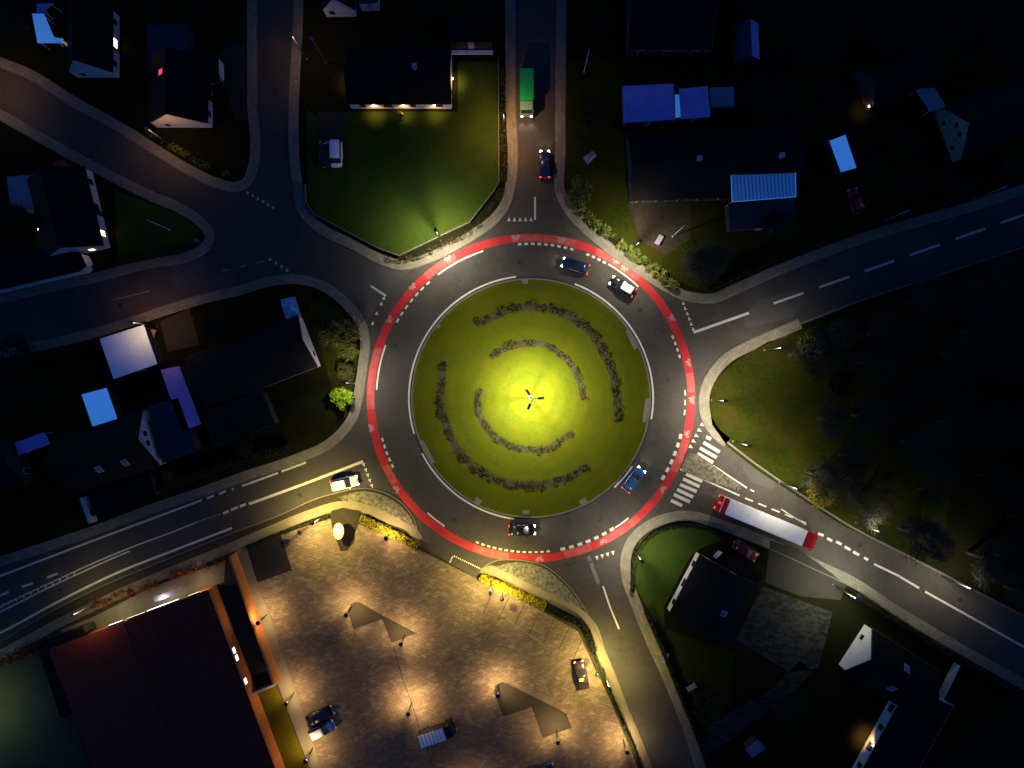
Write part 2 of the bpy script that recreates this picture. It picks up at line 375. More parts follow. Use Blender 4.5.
# foot path on the commercial side
PP = [(-620, 900), (-100, 698), (0, 655), (50, 628), (100, 603), (150, 580), (220, 552), (267, 532), (314, 513), (338, 506), (356, 506), (372, 511), (390, 519), (411, 528), (419, 540)]
walk(PP, 9.5, 'path', name='footpath')
strip('kerb', wpts(PH), .2, .02, .155, M['kerb'])
sheet('pebble_verge', catmull([(338, 497), (362, 491), (383, 495), (400, 505), (412, 520), (416, 529)]) + [(400, 519), (380, 509), (360, 501), (345, 501)], .146, M['gravel'], .02)
PP2 = [(481, 573), (491, 570), (507, 577), (546, 597), (580, 614), (592, 627), (600, 650), (613, 684), (633, 732), (647, 768), (840, 1290)]
walk(PP2, 10, 'path', name='footpath')
strip('kerb', wpts(PH2), .2, .02, .155, M['kerb'])
sheet('pebble_verge', catmull([(494, 566), (520, 562), (544, 568), (563, 583), (583, 608)]) + [(575, 605), (545, 591), (510, 574)], .146, M['gravel'], .02)
# verge between road edge and path, west
sheet('grass_verge', [(-200, 726), (0, 644), (50, 615), (107, 587), (160, 565), (232, 536), (232, 542), (160, 571), (107, 594), (50, 621), (0, 648), (-200, 740)], .146, M['bed'], .02)

# brick parking lot
LOT = [(281, 534), (330, 517), (341, 551), (348, 550), (359, 524), (420, 550), (478, 579), (546, 613), (578, 631), (591, 660), (608, 695), (638, 768), (820, 1230), (490, 1230), (322, 768), (259, 582), (292, 570)]
sheet('parking_lot', LOT, .145, M['lot'], .05)
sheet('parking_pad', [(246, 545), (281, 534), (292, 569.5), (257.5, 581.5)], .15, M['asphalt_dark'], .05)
sheet('service_path', [(236, 551), (246, 545), (258, 582), (321.5, 768), (490, 1230), (455, 1200), (310, 768), (276, 679)], .142, M['path'], .05)
strip('kerb', [W2(*p) for p in ((258.7, 582), (322, 768), (490, 1230))], .14, .1, .165, M['kerb'])
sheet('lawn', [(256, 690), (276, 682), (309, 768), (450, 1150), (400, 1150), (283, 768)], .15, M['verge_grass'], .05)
sheet('yard_paving', [(-620, 950), (-100, 740), (0, 668), (38, 650), (62, 719), (74, 714), (120, 860), (200, 1100), (-620, 1250)], .15, M['yard'], .05)
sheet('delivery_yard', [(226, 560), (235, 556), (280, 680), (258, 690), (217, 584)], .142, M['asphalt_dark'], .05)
sheet('shop_forecourt', [(95, 616), (150, 588), (226, 560), (224, 582), (70, 640), (60, 630)], .144, M['path'], .05)
for i in range(7):   # darker brick rows marking the bays
    x, y = 494 + 15 * i, 589 + 7.6 * i
    strip('bay_line', [W2(x, y), W2(x - 11, y + 24)], .1, .145, .149, M['bed'])
strip('bay_line', [W2(507, 619), W2(546, 646)], .12, .145, .149, M['paint_dim'])
strip('drain_channel', [W2(394, 646), W2(403, 680), W2(411, 700), W2(419, 726)], .1, .145, .149, M['black_metal'])

isl1 = [(348.5, 611), (351, 604), (356, 602), (361, 603), (381, 615), (416, 633), (392, 642), (383, 618.5), (353.5, 628)]
isl2 = [(494.3, 691), (496, 685), (502, 682), (508, 683.5), (512, 686), (566, 713.5), (571, 727), (543, 737), (532, 706), (503.5, 715.5)]
isl3 = [(332, 511), (343, 508), (361, 511), (348, 549), (341, 550.5), (332, 524)]
for k, pl in enumerate((isl1, isl2, isl3)):
    w = wpts(pl, False)
    sheet('parking_island', pl, .20, M['bed' if k < 2 else 'bed_dark'], .08)
    strip('kerb', w + [w[0]], .12, .13, .215, M['bed' if k < 2 else 'bed_dark'])

# lawns
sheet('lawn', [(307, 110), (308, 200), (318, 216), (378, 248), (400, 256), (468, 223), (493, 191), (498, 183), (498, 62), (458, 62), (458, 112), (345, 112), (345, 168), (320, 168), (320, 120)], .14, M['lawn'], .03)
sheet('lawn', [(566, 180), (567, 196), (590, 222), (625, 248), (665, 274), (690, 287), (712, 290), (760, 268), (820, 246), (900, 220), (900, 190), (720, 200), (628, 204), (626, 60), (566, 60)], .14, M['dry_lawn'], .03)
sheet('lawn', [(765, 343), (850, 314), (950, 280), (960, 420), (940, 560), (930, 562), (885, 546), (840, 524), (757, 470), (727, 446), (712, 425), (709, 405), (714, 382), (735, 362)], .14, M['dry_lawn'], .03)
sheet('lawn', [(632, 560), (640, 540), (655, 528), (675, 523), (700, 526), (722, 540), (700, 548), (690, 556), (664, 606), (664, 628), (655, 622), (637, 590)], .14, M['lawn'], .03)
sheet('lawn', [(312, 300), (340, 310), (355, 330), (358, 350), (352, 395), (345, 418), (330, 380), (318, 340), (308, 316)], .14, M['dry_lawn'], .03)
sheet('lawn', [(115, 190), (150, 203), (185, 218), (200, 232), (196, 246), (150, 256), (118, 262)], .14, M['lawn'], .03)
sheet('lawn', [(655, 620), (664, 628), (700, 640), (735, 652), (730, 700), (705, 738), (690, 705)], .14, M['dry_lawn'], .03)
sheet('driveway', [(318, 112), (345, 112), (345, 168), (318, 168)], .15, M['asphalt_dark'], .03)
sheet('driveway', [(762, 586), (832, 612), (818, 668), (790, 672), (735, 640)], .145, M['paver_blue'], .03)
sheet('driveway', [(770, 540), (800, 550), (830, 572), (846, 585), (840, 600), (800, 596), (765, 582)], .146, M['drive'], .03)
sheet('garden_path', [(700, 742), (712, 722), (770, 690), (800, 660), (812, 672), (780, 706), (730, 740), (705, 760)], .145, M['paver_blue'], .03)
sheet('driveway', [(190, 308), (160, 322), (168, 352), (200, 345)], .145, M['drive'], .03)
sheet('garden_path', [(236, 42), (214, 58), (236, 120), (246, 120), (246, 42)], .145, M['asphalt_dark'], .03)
sheet('patio', [(628, 204), (640, 240), (665, 255), (690, 240), (690, 204)], .141, M['soil'], .03)
# repaired asphalt
for pl in ([(170, 262), (204, 257), (206, 278), (172, 284)], [(173, 280), (191, 276), (192, 283), (174, 287)], [(363, 290), (378, 270), (392, 262), (420, 262), (390, 288), (370, 318), (362, 312)],
           [(757, 300), (744, 318), (745, 328), (790, 318), (810, 300), (795, 290)], [(742, 466), (752, 463), (775, 482), (772, 490), (750, 482)]):
    _pz = globals().get('_pz', .034) + .0015; sheet('asphalt_patch', pl, _pz, M['asphalt_patch'])

# ------------------------------------------------------------------ roundabout
CX, CY = 531, 398
def ring(r0, r1, z, m, name, a0=0, a1=360, h=0., z0=None):
    n = max(3, int((a1 - a0) / 2.5)); pts = []
    rm = (r0 + r1) / 2
    for i in range(n + 1):
        t = R(a0 + (a1 - a0) * i / n); pts.append(W2(CX + rm * math.cos(t), CY - rm * math.sin(t)))
    return strip(name, pts, (r1 - r0) / S, z - h, z, m)
def polar(r, deg): return (CX + r * math.cos(R(deg)), CY - r * math.sin(R(deg)))
ring(156.3, 164.3, .042, M['red'], 'cycle_lane')
for a0, a1 in ((74, 97), (48, 66), (118, 131), (162, 184), (205, 212), (249, 262), (282, 292), (298, 312), (333, 345), (2, 9)):
    ring(156.6, 164.0, .046, M['red_worn'], 'worn_cycle_lane', a0, a1)
sheet('central_island', [polar(118.5, a) for a in range(0, 360, 3)], .16, M['island_grass'], .12)
ring(118.3, 119.8, .17, M['kerb'], 'kerb', h=.15)
for a0, a1 in ((97, 197), (207, 262), (313, 326), (-10, 69)):
    ring(121.3, 122.9, .044, M['paint'], 'edge_line', a0, a1)
for a0, a1 in ((108, 127), (160, 177), (46, 60), (228, 236), (303, 309)):
    ring(153.8, 155.4, .044, M['paint'], 'edge_line', a0, a1)
def dashes(a0, a1, n, wpx=2.4, r=154.2, fr=.55):
    for i in range(n):
        a = a0 + (a1 - a0) * i / n; ring(r - wpx / 2, r + wpx / 2, .044, M['paint'], 'ring_dash', a, a + (a1 - a0) / n * fr)
dashes(74, 96, 9); dashes(61, 70, 4); dashes(15, 25, 4, 2); dashes(-32, -12, 6, 3.2); dashes(-79, -56, 7, 3.0)
dashes(-111, -82, 13, 1.8); dashes(195, 208, 5, 2.2); dashes(131, 152, 7, 1.8); dashes(3, -8, 3, 1.4)
for (px, py, w, h, a) in ((525, 281.5, 6, 5, 0), (438, 326, 4.5, 4, 40), (631.5, 339.5, 4.5, 21, -25), (646, 410, 4.5, 24, 8), (427, 452, 5, 25, -28), (478, 501, 7, 6, 35), (583, 501, 7, 5, -25), (526, 512, 6, 4, 0)):
    c = W(px, py)
    tag(MB().box((c.x, c.y, .165), (w / S, h / S, .03), R(a) * -1 if False else R(-a)).build('inspection_slab', M['kerb']), kind='structure')

# painted markings
def line(pts, wpx=2., m='paint', name='lane_line', z=.044):
    return strip(name, [W2(*p) for p in pts], wpx / S, z, z + .002, M[m])
def dashline(p, q, n, fr, wpx=2., m='paint'):
    for i in range(n):
        t0 = i / (n - 1 + fr) if n > 1 else 0; t1 = t0 + fr / (n - 1 + fr) if n > 1 else 1
        line([(p[0] + (q[0] - p[0]) * t, p[1] + (q[1] - p[1]) * t) for t in (t0, t1)], wpx, m, 'centre_dash')
def teeth(pts, d, s=3.6):
    """yield triangles at px points, pointing along direction d (px)"""
    l = math.hypot(*d); d = (d[0] / l, d[1] / l); n = (-d[1], d[0]); b = MB()
    for x, y in pts:
        b.flat([W2(x + d[0] * s * .6, y + d[1] * s * .6), W2(x - d[0] * s * .5 + n[0] * s * .45, y - d[1] * s * .5 + n[1] * s * .45), W2(x - d[0] * s * .5 - n[0] * s * .45, y - d[1] * s * .5 - n[1] * s * .45)], .045)
    tag(b.build('yield_triangles', M['paint']), kind='structure')
def lerp(a, b, n): return [(a[0] + (b[0] - a[0]) * i / (n - 1), a[1] + (b[1] - a[1]) * i / (n - 1)) for i in range(n)]
teeth(lerp((509, 219.5), (531, 219.5), 5), (0, -1)); line([(535, 197), (535, 220)], 1.8)
teeth(lerp((683, 303), (693, 329), 6), (-.3, -1)); line([(693.5, 332.5), (749, 313)], 2.6)
teeth(lerp((702.5, 425), (691, 447), 5), (.75, .45), 4); teeth(lerp((597, 558), (613, 553), 4), (.2, 1), 4)
teeth([(384, 298), (381.5, 303.5), (377, 313), (372.8, 323)], (.3, -1)); line([(371, 286), (386, 296)], 1.8)
teeth(lerp((247.5, 192.5), (273, 207), 6), (-.4, -1), 3.2); teeth(lerp((270, 259), (287, 270), 4), (-.4, -1), 3.2)
teeth(lerp((364, 465), (372, 486), 5), (.3, 1), 3.6)
dashline((222, 271), (264, 261), 3, .4, 1.3, 'paint_dim'); line([(113, 300), (150, 291)], 1.0, 'paint_dim')
line([(449, 564), (453, 556)], 1.0)
for i in range(15):
    x, y = 454 + i * 2.05, 556 + i * .98
    line([(x, y), (x + .9, y + .45)], 1.6, name='give_way_dot')
for i in range(7):
    x, y = 773.5 + 45.4 * i, 303.5 - 16.1 * i; line([(x, y), (x + 30, y - 10.5)], 2.3, name='centre_dash')
for a in (((706, 437), (711, 439)), ((703.5, 442.5), (719.5, 452)), ((700, 448), (716.5, 457.5)), ((697.5, 453.5), (713, 462.5))): line(a, 3.2, name='zebra_bar')
for a in (((686, 474), (702, 481.5)), ((683, 479), (699.5, 486.5)), ((680, 484.5), (696.5, 491.5)), ((677, 489.5), (693, 497)), ((674, 494.5), (690, 502)), ((671, 500.5), (682, 505.5))): line(a, 3.2, name='zebra_bar')
line([(713, 465.5), (747, 488)], 1.5); line([(680, 469), (739.5, 495.5)], 1.5)
dashline((745, 498), (806, 523), 5, .6, 1.4); dashline((750, 489.5), (754, 491.5), 1, 1, 1.4)
line([(781, 509), (806, 525)], 1.)
for a in (((818, 533.5), (823.5, 535.5)), ((827, 538), (832, 541)), ((836, 541.5), (841.5, 544.5)), ((844.5, 546.5), (850.5, 550)), ((853, 551.5), (859, 555)), ((864, 557.5), (868, 560))): line(a, 2.6, name='centre_dash')
line([(874, 564), (899, 576)], 2); line([(895, 576), (919, 588)], 2) if False else None
line([(899.5, 576.5), (919, 588)], 2); line([(925, 591.5), (1024, 647), (1640, 990)], 2)
line([(587, 556), (599, 584)], 1.) if False else None
line([(603, 586), (610, 607), (619, 629)], 1.6)
# west main road
UL = [(-620, 825), (-100, 612), (0, 576), (50, 557), (100, 538), (150, 519.5), (202, 500)]
strip('edge_line', wpts(UL), 2 / S, .044, .046, M['paint'])
for a in (((207, 498.5), (214, 495.5)), ((219, 494), (226, 491)), ((232, 489.5), (234, 488.5)), ((242, 486), (278, 473)), ((281.5, 471.5), (306, 462.5))): line(a, 2.)
line([(249, 504), (300, 485.5), (363, 461.5)], 2.6)
for a in (((240, 506.5), (246, 504)), ((231, 510), (238, 507)), ((223, 513.5), (229, 511))): line(a, 2.4)
line([(196, 522), (221, 514)], 1.2, 'paint_dim')
strip('edge_line', wpts([(200, 521), (175, 531), (140, 544), (110, 556), (78, 570), (50, 583), (20, 597), (0, 607), (-100, 652), (-620, 860)]), 1.3 / S, .044, .046, M['paint'])
strip('edge_line', wpts([(130, 551), (110, 559.5), (78, 574), (50, 587), (20, 602), (0, 612), (-100, 658), (-620, 868)]), 1.3 / S, .044, .046, M['paint'])
for i in range(22):
    x = 76 - i * 7.2; y = 571 + i * 3.28; line([(x, y - .5), (x - 2.2, y + 4)], 1.2, name='hatch_bar')
for a in (((47, 577.5), (58, 573.5)), ((22, 587), (33, 583)), ((-4, 597), (9, 592)), ((-30, 607), (-17, 602))): line(a, 2.2, name='centre_dash')
strip('edge_line', wpts([(232, 528), (180, 548), (110, 576), (85, 588), (50, 606), (0, 633), (-100, 672), (-620, 885)]), 2.1 / S, .044, .046, M['paint'])
for px, py in ((395, 345), (455, 520), (600, 520), (668, 380), (520, 262), (640, 310), (300, 495), (180, 545), (534, 120), (275, 90), (230, 240), (620, 650), (790, 300), (900, 262), (860, 545), (960, 600), (60, 590), (90, 118), (120, 305)):
    c = W(px, py); tag(MB().disc_stack([(.34, .03), (.34, .04), (.30, .042)], (c.x, c.y), 20).build('manhole_cover', M['manhole']), kind='structure')
# cycle symbols
def cycle_symbol(px, py):
    a = math.atan2(CY - py, px - CX) + math.pi / 2; c = W(px, py); b = MB()
    def pt(u, v): return (c.x + u * math.cos(a) - v * math.sin(a), c.y + u * math.sin(a) + v * math.cos(a))
    def seg(p, q, w=.09):
        l = math.dist(p, q); n = ((p[1] - q[1]) / l * w / 2, (q[0] - p[0]) / l * w / 2)
        b.flat([pt(p[0] + n[0], p[1] + n[1]), pt(q[0] + n[0], q[1] + n[1]), pt(q[0] - n[0], q[1] - n[1]), pt(p[0] - n[0], p[1] - n[1])], .05)
    for s in (-.36, .36):
        for i in range(10):
            t, u = 2 * math.pi * i / 10, 2 * math.pi * (i + 1) / 10
            seg((s + .22 * math.cos(t), -.2 + .22 * math.sin(t)), (s + .22 * math.cos(u), -.2 + .22 * math.sin(u)), .1)
    for p, q in (((-.36, -.2), (-.15, .15)), ((-.15, .15), (.22, .15)), ((.22, .15), (.0, -.2)), ((.0, -.2), (-.2, .27)), ((.36, -.2), (.2, .38)), ((.2, .38), (.4, .4)), ((-.32, .29), (-.08, .29)), ((-.36, -.2), (0, -.2))): seg(p, q)
    tag(b.build('cycle_symbol', M['paint_symbol']), kind='structure')
for p in ((516, 238), (561, 240.5), (616, 262), (624, 269), (671.5, 318), (688, 363), (691.5, 400), (686.5, 434), (662.5, 489), (603, 541), (539.5, 558.5), (397, 489), (371.5, 428), (390, 319.5), (413, 287), (448, 259)): cycle_symbol(*p)

# splitter islands
sheet('splitter_island', [(681, 468), (687, 454), (696, 453), (713, 465), (739, 485), (741, 488.5), (738, 491), (702, 479), (684, 471)], .13, M['gravel'], .11)
sheet('splitter_island', [(586, 557), (590, 555), (600, 582), (597, 585)], .13, M['kerb'], .11)

# ------------------------------------------------------------------ vegetation
def in_poly(x, y, poly):
    c = False; j = len(poly) - 1
    for i in range(len(poly)):
        if (poly[i][1] > y) != (poly[j][1] > y) and x < (poly[j][0] - poly[i][0]) * (y - poly[i][1]) / (poly[j][1] - poly[i][1]) + poly[i][0]: c = not c
        j = i
    return c
def hedge(name, label, cat, px, wpx, h, leafm, dens=26, ls=.16, soil=None, group=None, taper=True, gap=0., even=False):
    even = even or (leafm in ('leaf_dark', 'leaf_yellow')); pts = wpts(px); w = wpx / S; c = pts[len(pts) // 2]
    loc = (c[0], c[1], .14); t = thing(name, label, cat, loc, group=group)
    rel = [(p[0] - c[0], p[1] - c[1]) for p in pts]
    seg = [(math.dist(rel[i], rel[i + 1]), rel[i], rel[i + 1]) for i in range(len(rel) - 1)]; L = sum(s[0] for s in seg)
    if soil:
        strip('soil', rel, w * .86, 0, .03, M[soil], kind=None, parent=t)
    b = MB(); d0 = 0; rnd = random.Random(hash(px[0]) & 0xffff)
    clump = [(rnd.random() * L, (rnd.random() - .5) * w * .8, .45 + rnd.random() * .7) for _ in range(int(L * max(w, 1.) * 2.6) + 3)]
    acc = []
    for s in seg: acc.append((d0, s)); d0 += s[0]
    def at(u, v):
        for a, s in acc:
            if a <= u <= a + s[0] + 1e-6:
                f = (u - a) / (s[0] or 1); dx, dy = (s[2][0] - s[1][0]) / s[0], (s[2][1] - s[1][1]) / s[0]
                return s[1][0] + dx * (u - a) - dy * v, s[1][1] + dy * (u - a) + dx * v
        return s[2]
    n = int(L * w * dens)
    if even:
        core = MB()
        strip('core', rel, w * .8, 0, h * .86, M[leafm], kind=None, parent=t); clump = []
        for _ in range(n):
            u, v = rnd.random() * L, (rnd.random() - .5) * w; x, y = at(u, v)
            b.leaf((x, y, h * (.8 + .28 * rnd.random()) if abs(v) < w * .4 else h * (.1 + .8 * rnd.random())), ls * (.6 + rnd.random() * .8), rnd)
    for u, v, k in clump:
        m_ = max(3, int(n // len(clump) * rnd.uniform(.3, 1.3)))
        if rnd.random() < gap: continue
        for _ in range(m_):
            r = rnd.gauss(0, .33) * k; q = rnd.gauss(0, .33) * k
            uu = min(max(u + r, 0), L); vv = max(-w * .55, min(w * .55, v + q))
            z = h * k * (1 - min(1, (r * r + q * q) / (k * k))) * (.35 + .65 * rnd.random()) + .05
            x, y = at(uu, vv); b.leaf((x, y, max(z, .05)), ls * (.6 + rnd.random() * .8), rnd)
    o = b.build('foliage', M[leafm], t); return t
def arc(r, a0, a1, n=10): return [polar(r, a0 + (a1 - a0) * i / (n - 1)) for i in range(n)]
G_BED = 'curved planting beds on the roundabout island'
hedge('planting_bed', 'outer curved planting bed along the top right of the round island', 'flower bed', [(476, 325), (492, 317), (512, 309), (532, 307), (556, 311), (578, 322), (596, 340), (608, 362), (616, 388), (618, 421)], 8.5, .4, 'leaf_bed', 85, .17, 'soil_bed', G_BED, gap=.22)
hedge('planting_bed', 'outer curved planting bed along the lower left of the round island', 'flower bed', [(444, 362), (441, 385), (441, 405), (446, 425), (455, 445), (470, 463), (492, 477), (515, 484), (545, 484), (568, 478), (588, 466)], 8.5, .4, 'leaf_bed', 85, .17, 'soil_bed', G_BED, gap=.25)
hedge('planting_bed', 'inner curved planting bed above the lamp mast', 'flower bed', [(491, 357), (505, 348), (525, 343), (545, 345), (562, 355), (575, 370), (581, 386), (583, 400)], 7.2, .35, 'leaf_bed', 80, .16, 'soil_bed', G_BED, gap=.30)
hedge('planting_bed', 'inner curved planting bed below the lamp mast', 'flower bed', [(480, 389), (477, 402), (482, 420), (492, 435), (508, 445), (528, 450), (550, 448), (562, 440), (573, 432)], 7.2, .35, 'leaf_bed', 80, .16, 'soil_bed', G_BED, gap=.30)
hedge('hedge', 'long yellow-green hedge beside the pavement at upper right of the roundabout', 'hedge', [(572, 190), (577, 205), (592, 222), (612, 238), (634, 255), (656, 272), (676, 288)], 11, 1.1, 'leaf_mid', 120, .22)
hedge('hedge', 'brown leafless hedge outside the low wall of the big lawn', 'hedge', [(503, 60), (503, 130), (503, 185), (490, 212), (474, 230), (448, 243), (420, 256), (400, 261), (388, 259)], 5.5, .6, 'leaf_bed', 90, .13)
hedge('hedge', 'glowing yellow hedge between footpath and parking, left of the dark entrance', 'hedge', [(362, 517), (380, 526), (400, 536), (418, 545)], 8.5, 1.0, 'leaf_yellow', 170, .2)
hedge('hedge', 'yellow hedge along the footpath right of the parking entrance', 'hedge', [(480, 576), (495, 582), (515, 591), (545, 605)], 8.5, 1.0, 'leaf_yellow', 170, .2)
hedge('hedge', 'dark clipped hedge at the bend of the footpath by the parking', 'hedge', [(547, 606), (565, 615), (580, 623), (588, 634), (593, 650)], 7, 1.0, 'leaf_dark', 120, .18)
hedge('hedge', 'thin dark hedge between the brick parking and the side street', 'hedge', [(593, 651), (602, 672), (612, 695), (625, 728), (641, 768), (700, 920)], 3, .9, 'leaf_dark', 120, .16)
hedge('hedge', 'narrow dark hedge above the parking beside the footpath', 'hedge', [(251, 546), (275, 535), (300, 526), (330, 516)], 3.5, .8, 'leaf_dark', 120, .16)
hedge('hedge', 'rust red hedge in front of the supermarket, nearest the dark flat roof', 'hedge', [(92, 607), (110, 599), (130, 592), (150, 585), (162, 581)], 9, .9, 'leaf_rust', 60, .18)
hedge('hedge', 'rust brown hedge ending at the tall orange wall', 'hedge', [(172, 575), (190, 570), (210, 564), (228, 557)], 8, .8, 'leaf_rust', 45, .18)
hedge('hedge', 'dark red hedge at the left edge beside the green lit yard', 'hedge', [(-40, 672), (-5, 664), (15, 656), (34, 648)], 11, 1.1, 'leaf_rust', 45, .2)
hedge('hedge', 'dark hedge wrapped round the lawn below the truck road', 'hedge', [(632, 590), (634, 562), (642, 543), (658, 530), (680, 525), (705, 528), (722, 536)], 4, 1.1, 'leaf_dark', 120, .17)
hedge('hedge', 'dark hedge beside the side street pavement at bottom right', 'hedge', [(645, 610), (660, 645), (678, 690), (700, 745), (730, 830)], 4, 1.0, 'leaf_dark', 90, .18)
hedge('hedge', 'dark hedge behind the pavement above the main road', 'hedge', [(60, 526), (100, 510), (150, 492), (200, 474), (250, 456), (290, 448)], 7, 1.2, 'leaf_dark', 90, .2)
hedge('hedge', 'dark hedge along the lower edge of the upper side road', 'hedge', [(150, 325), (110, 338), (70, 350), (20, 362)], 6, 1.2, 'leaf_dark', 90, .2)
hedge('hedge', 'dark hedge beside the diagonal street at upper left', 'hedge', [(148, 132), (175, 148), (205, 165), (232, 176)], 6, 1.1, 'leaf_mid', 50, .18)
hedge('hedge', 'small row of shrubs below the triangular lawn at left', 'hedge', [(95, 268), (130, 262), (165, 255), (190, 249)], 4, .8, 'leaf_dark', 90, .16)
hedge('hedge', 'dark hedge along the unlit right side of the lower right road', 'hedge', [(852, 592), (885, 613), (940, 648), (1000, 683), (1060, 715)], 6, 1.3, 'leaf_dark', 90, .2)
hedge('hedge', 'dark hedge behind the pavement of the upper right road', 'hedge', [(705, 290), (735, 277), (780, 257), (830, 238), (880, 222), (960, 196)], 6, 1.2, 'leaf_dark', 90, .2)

def tree_parts(t, rad, hgt, leafm, n, seed, bare=False, ls=.22):
    rnd = random.Random(seed); tr = MB(); th = hgt * .45
    tr.tube((0, 0, 0), (.05, .03, th), rad * .075, rad * .05, 8)
    ends = []
    for i in range(9):
        a = i * 2.4 + rnd.random() * .6; e = rnd.uniform(.45, .95)
        p1 = (math.cos(a) * rad * .45 * e, math.sin(a) * rad * .45 * e, th + (hgt - th) * rnd.uniform(.25, .6))
        tr.tube((.05, .03, th * rnd.uniform(.7, 1.)), p1, rad * .035, rad * .02, 5)
        for j in range(3 if not bare else 5):
            b_ = a + rnd.uniform(-.8, .8); q = (math.cos(b_) * rad * e * rnd.uniform(.75, 1.05), math.sin(b_) * rad * e * rnd.uniform(.75, 1.05), p1[2] + (hgt - p1[2]) * rnd.uniform(-.1, .8))
            tr.tube(p1, q, rad * .016, rad * .006, 4); ends.append(q)
    tr.build('trunk', M['bark'], t)
    cr = MB(); clumps = ends + [(rnd.gauss(0, .3) * rad, rnd.gauss(0, .3) * rad, hgt * rnd.uniform(.75, 1.)) for _ in range(7)]
    if bare:
        for q in clumps:
            for _ in range(n // len(clumps)):
                d = Vector((rnd.gauss(0, 1), rnd.gauss(0, 1), rnd.gauss(.3, .7))).normalized() * rad * rnd.uniform(.12, .4)
                o = Vector(q) + Vector((rnd.gauss(0, .12), rnd.gauss(0, .12), rnd.gauss(0, .12))) * rad
                s = d.orthogonal().normalized() * .022; cr.add([o - s, o + s, o + d], [(0, 1, 2)])
    else:
        for q in clumps:
            k = rad * rnd.uniform(.22, .38)
            for _ in range(n // len(clumps)):
                d = Vector((rnd.gauss(0, 1), rnd.gauss(0, 1), rnd.gauss(0, .8))).normalized() * k * rnd.random() ** .4
                cr.leaf(Vector(q) + d, ls * rnd.uniform(.6, 1.3), rnd)
    cr.build('crown', M[leafm], t)
def tree(px, py, rad, hgt, leafm, label, n=1400, bare=False, name='tree', seed=None, cat='tree', group=None, ls=.22):
    c = W(px, py); t = thing(name, label, cat, (c.x, c.y, .12), group=group)
    tree_parts(t, rad, hgt, leafm, n, seed or int(px * 7 + py), bare, ls); return t
tree(345, 398, 1.8, 2.6, 'leaf_bright', 'small round bright green tree by the left edge of the roundabout', 2400, ls=.16)
tree(344, 336, 2.6, 3.0, 'leaf_mid', 'dark green bush at the left corner garden, beside the pavement', 1800, ls=.18, name='bush', cat='bush')
tree(351, 352, 1.7, 2.4, 'leaf_mid', 'lighter green bush below the dark corner bush at left', 1200, ls=.16, name='bush', cat='bush')
tree(348, 372, 1.6, 2.0, 'leaf_bed', 'reddish brown shrub above the bright green tree', 900, ls=.15, name='bush', cat='bush')
tree(335, 322, 1.8, 2.6, 'leaf_dark', 'almost black bush at the tip of the left corner garden', 900, ls=.17, name='bush', cat='bush')
tree(579, 196, 2.2, 2.8, 'leaf_mid', 'leafy bush at the upper end of the hedge, by the top street', 1700, ls=.17, name='bush', cat='bush')
tree(690, 268, 3.4, 5, 'twig', 'bare greyish shrub at the lower right end of the yellow-green hedge', 2600, True)
tree(706, 262, 3., 5, 'twig', 'bare brown tree just right of the greyish shrub by the hedge', 2200, True)
tree(810, 492, 2.3, 4, 'leaf_yellow', 'orange lit shrub at the roadside above the long truck', 900, ls=.17)
tree(832, 478, 3.2, 6, 'twig', 'bare grey tree just behind the orange lit shrub', 2300, True)
tree(806, 346, 2.2, 3.2, 'leaf_mid', 'ragged bush at the lit corner of the wood, beside the right road', 1200, ls=.2, name='bush', cat='bush')
tree(836, 335, 2.6, 3.6, 'twig', 'bare bush behind the lit corner of the wood', 1600, True, name='bush', cat='bush')
tree(400, 119, 1.0, 1.6, 'leaf_yellow', 'small pale shrub lit by the middle wall lamp of the black roofed house', 500, ls=.13, name='bush', cat='bush')
tree(171, 475, 1.0, 1.5, 'leaf_mid', 'small round clipped bush beside the white gable house', 700, ls=.12, name='bush', cat='bush')
# the wood
wp = [W2(*p) for p in ((800, 352), (880, 312), (950, 285), (1060, 252), (1060, 620), (1000, 590), (930, 552), (862, 515), (835, 505), (800, 470), (790, 400))]
protos = []
for k, (lm, bare, n) in enumerate((('twig_dark', True, 2400), ('twig_dark', True, 2000), ('leaf_dark', False, 1100))):
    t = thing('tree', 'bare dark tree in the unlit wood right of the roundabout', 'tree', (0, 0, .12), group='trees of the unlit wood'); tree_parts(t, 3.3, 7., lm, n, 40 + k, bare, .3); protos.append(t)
rw = random.Random(3); used = [0, 0, 0]; placed = []
tries = 0
while len(placed) < 46 and tries < 4000:
    tries += 1; x, y = rw.uniform(44, 86), rw.uniform(-36, 21)
    if not in_poly(x, y, wp) or any(math.dist((x, y), q) < 4.2 for q in placed): continue
    placed.append((x, y)); k = rw.choice((0, 0, 1, 1, 2))
    o = protos[k] if not used[k] else copy_tree(protos[k]); used[k] = 1
    o.location = (x, y, .12); o.rotation_euler.z = rw.random() * 6.28; s = rw.uniform(.75, 1.25); o.scale = (s, s, s)
    if k == 2: o['label'] = 'dark leafy tree in the unlit wood right of the roundabout'
for k in range(3):
    if not used[k]: protos[k].location = (60 + k * 3, -10, .12)
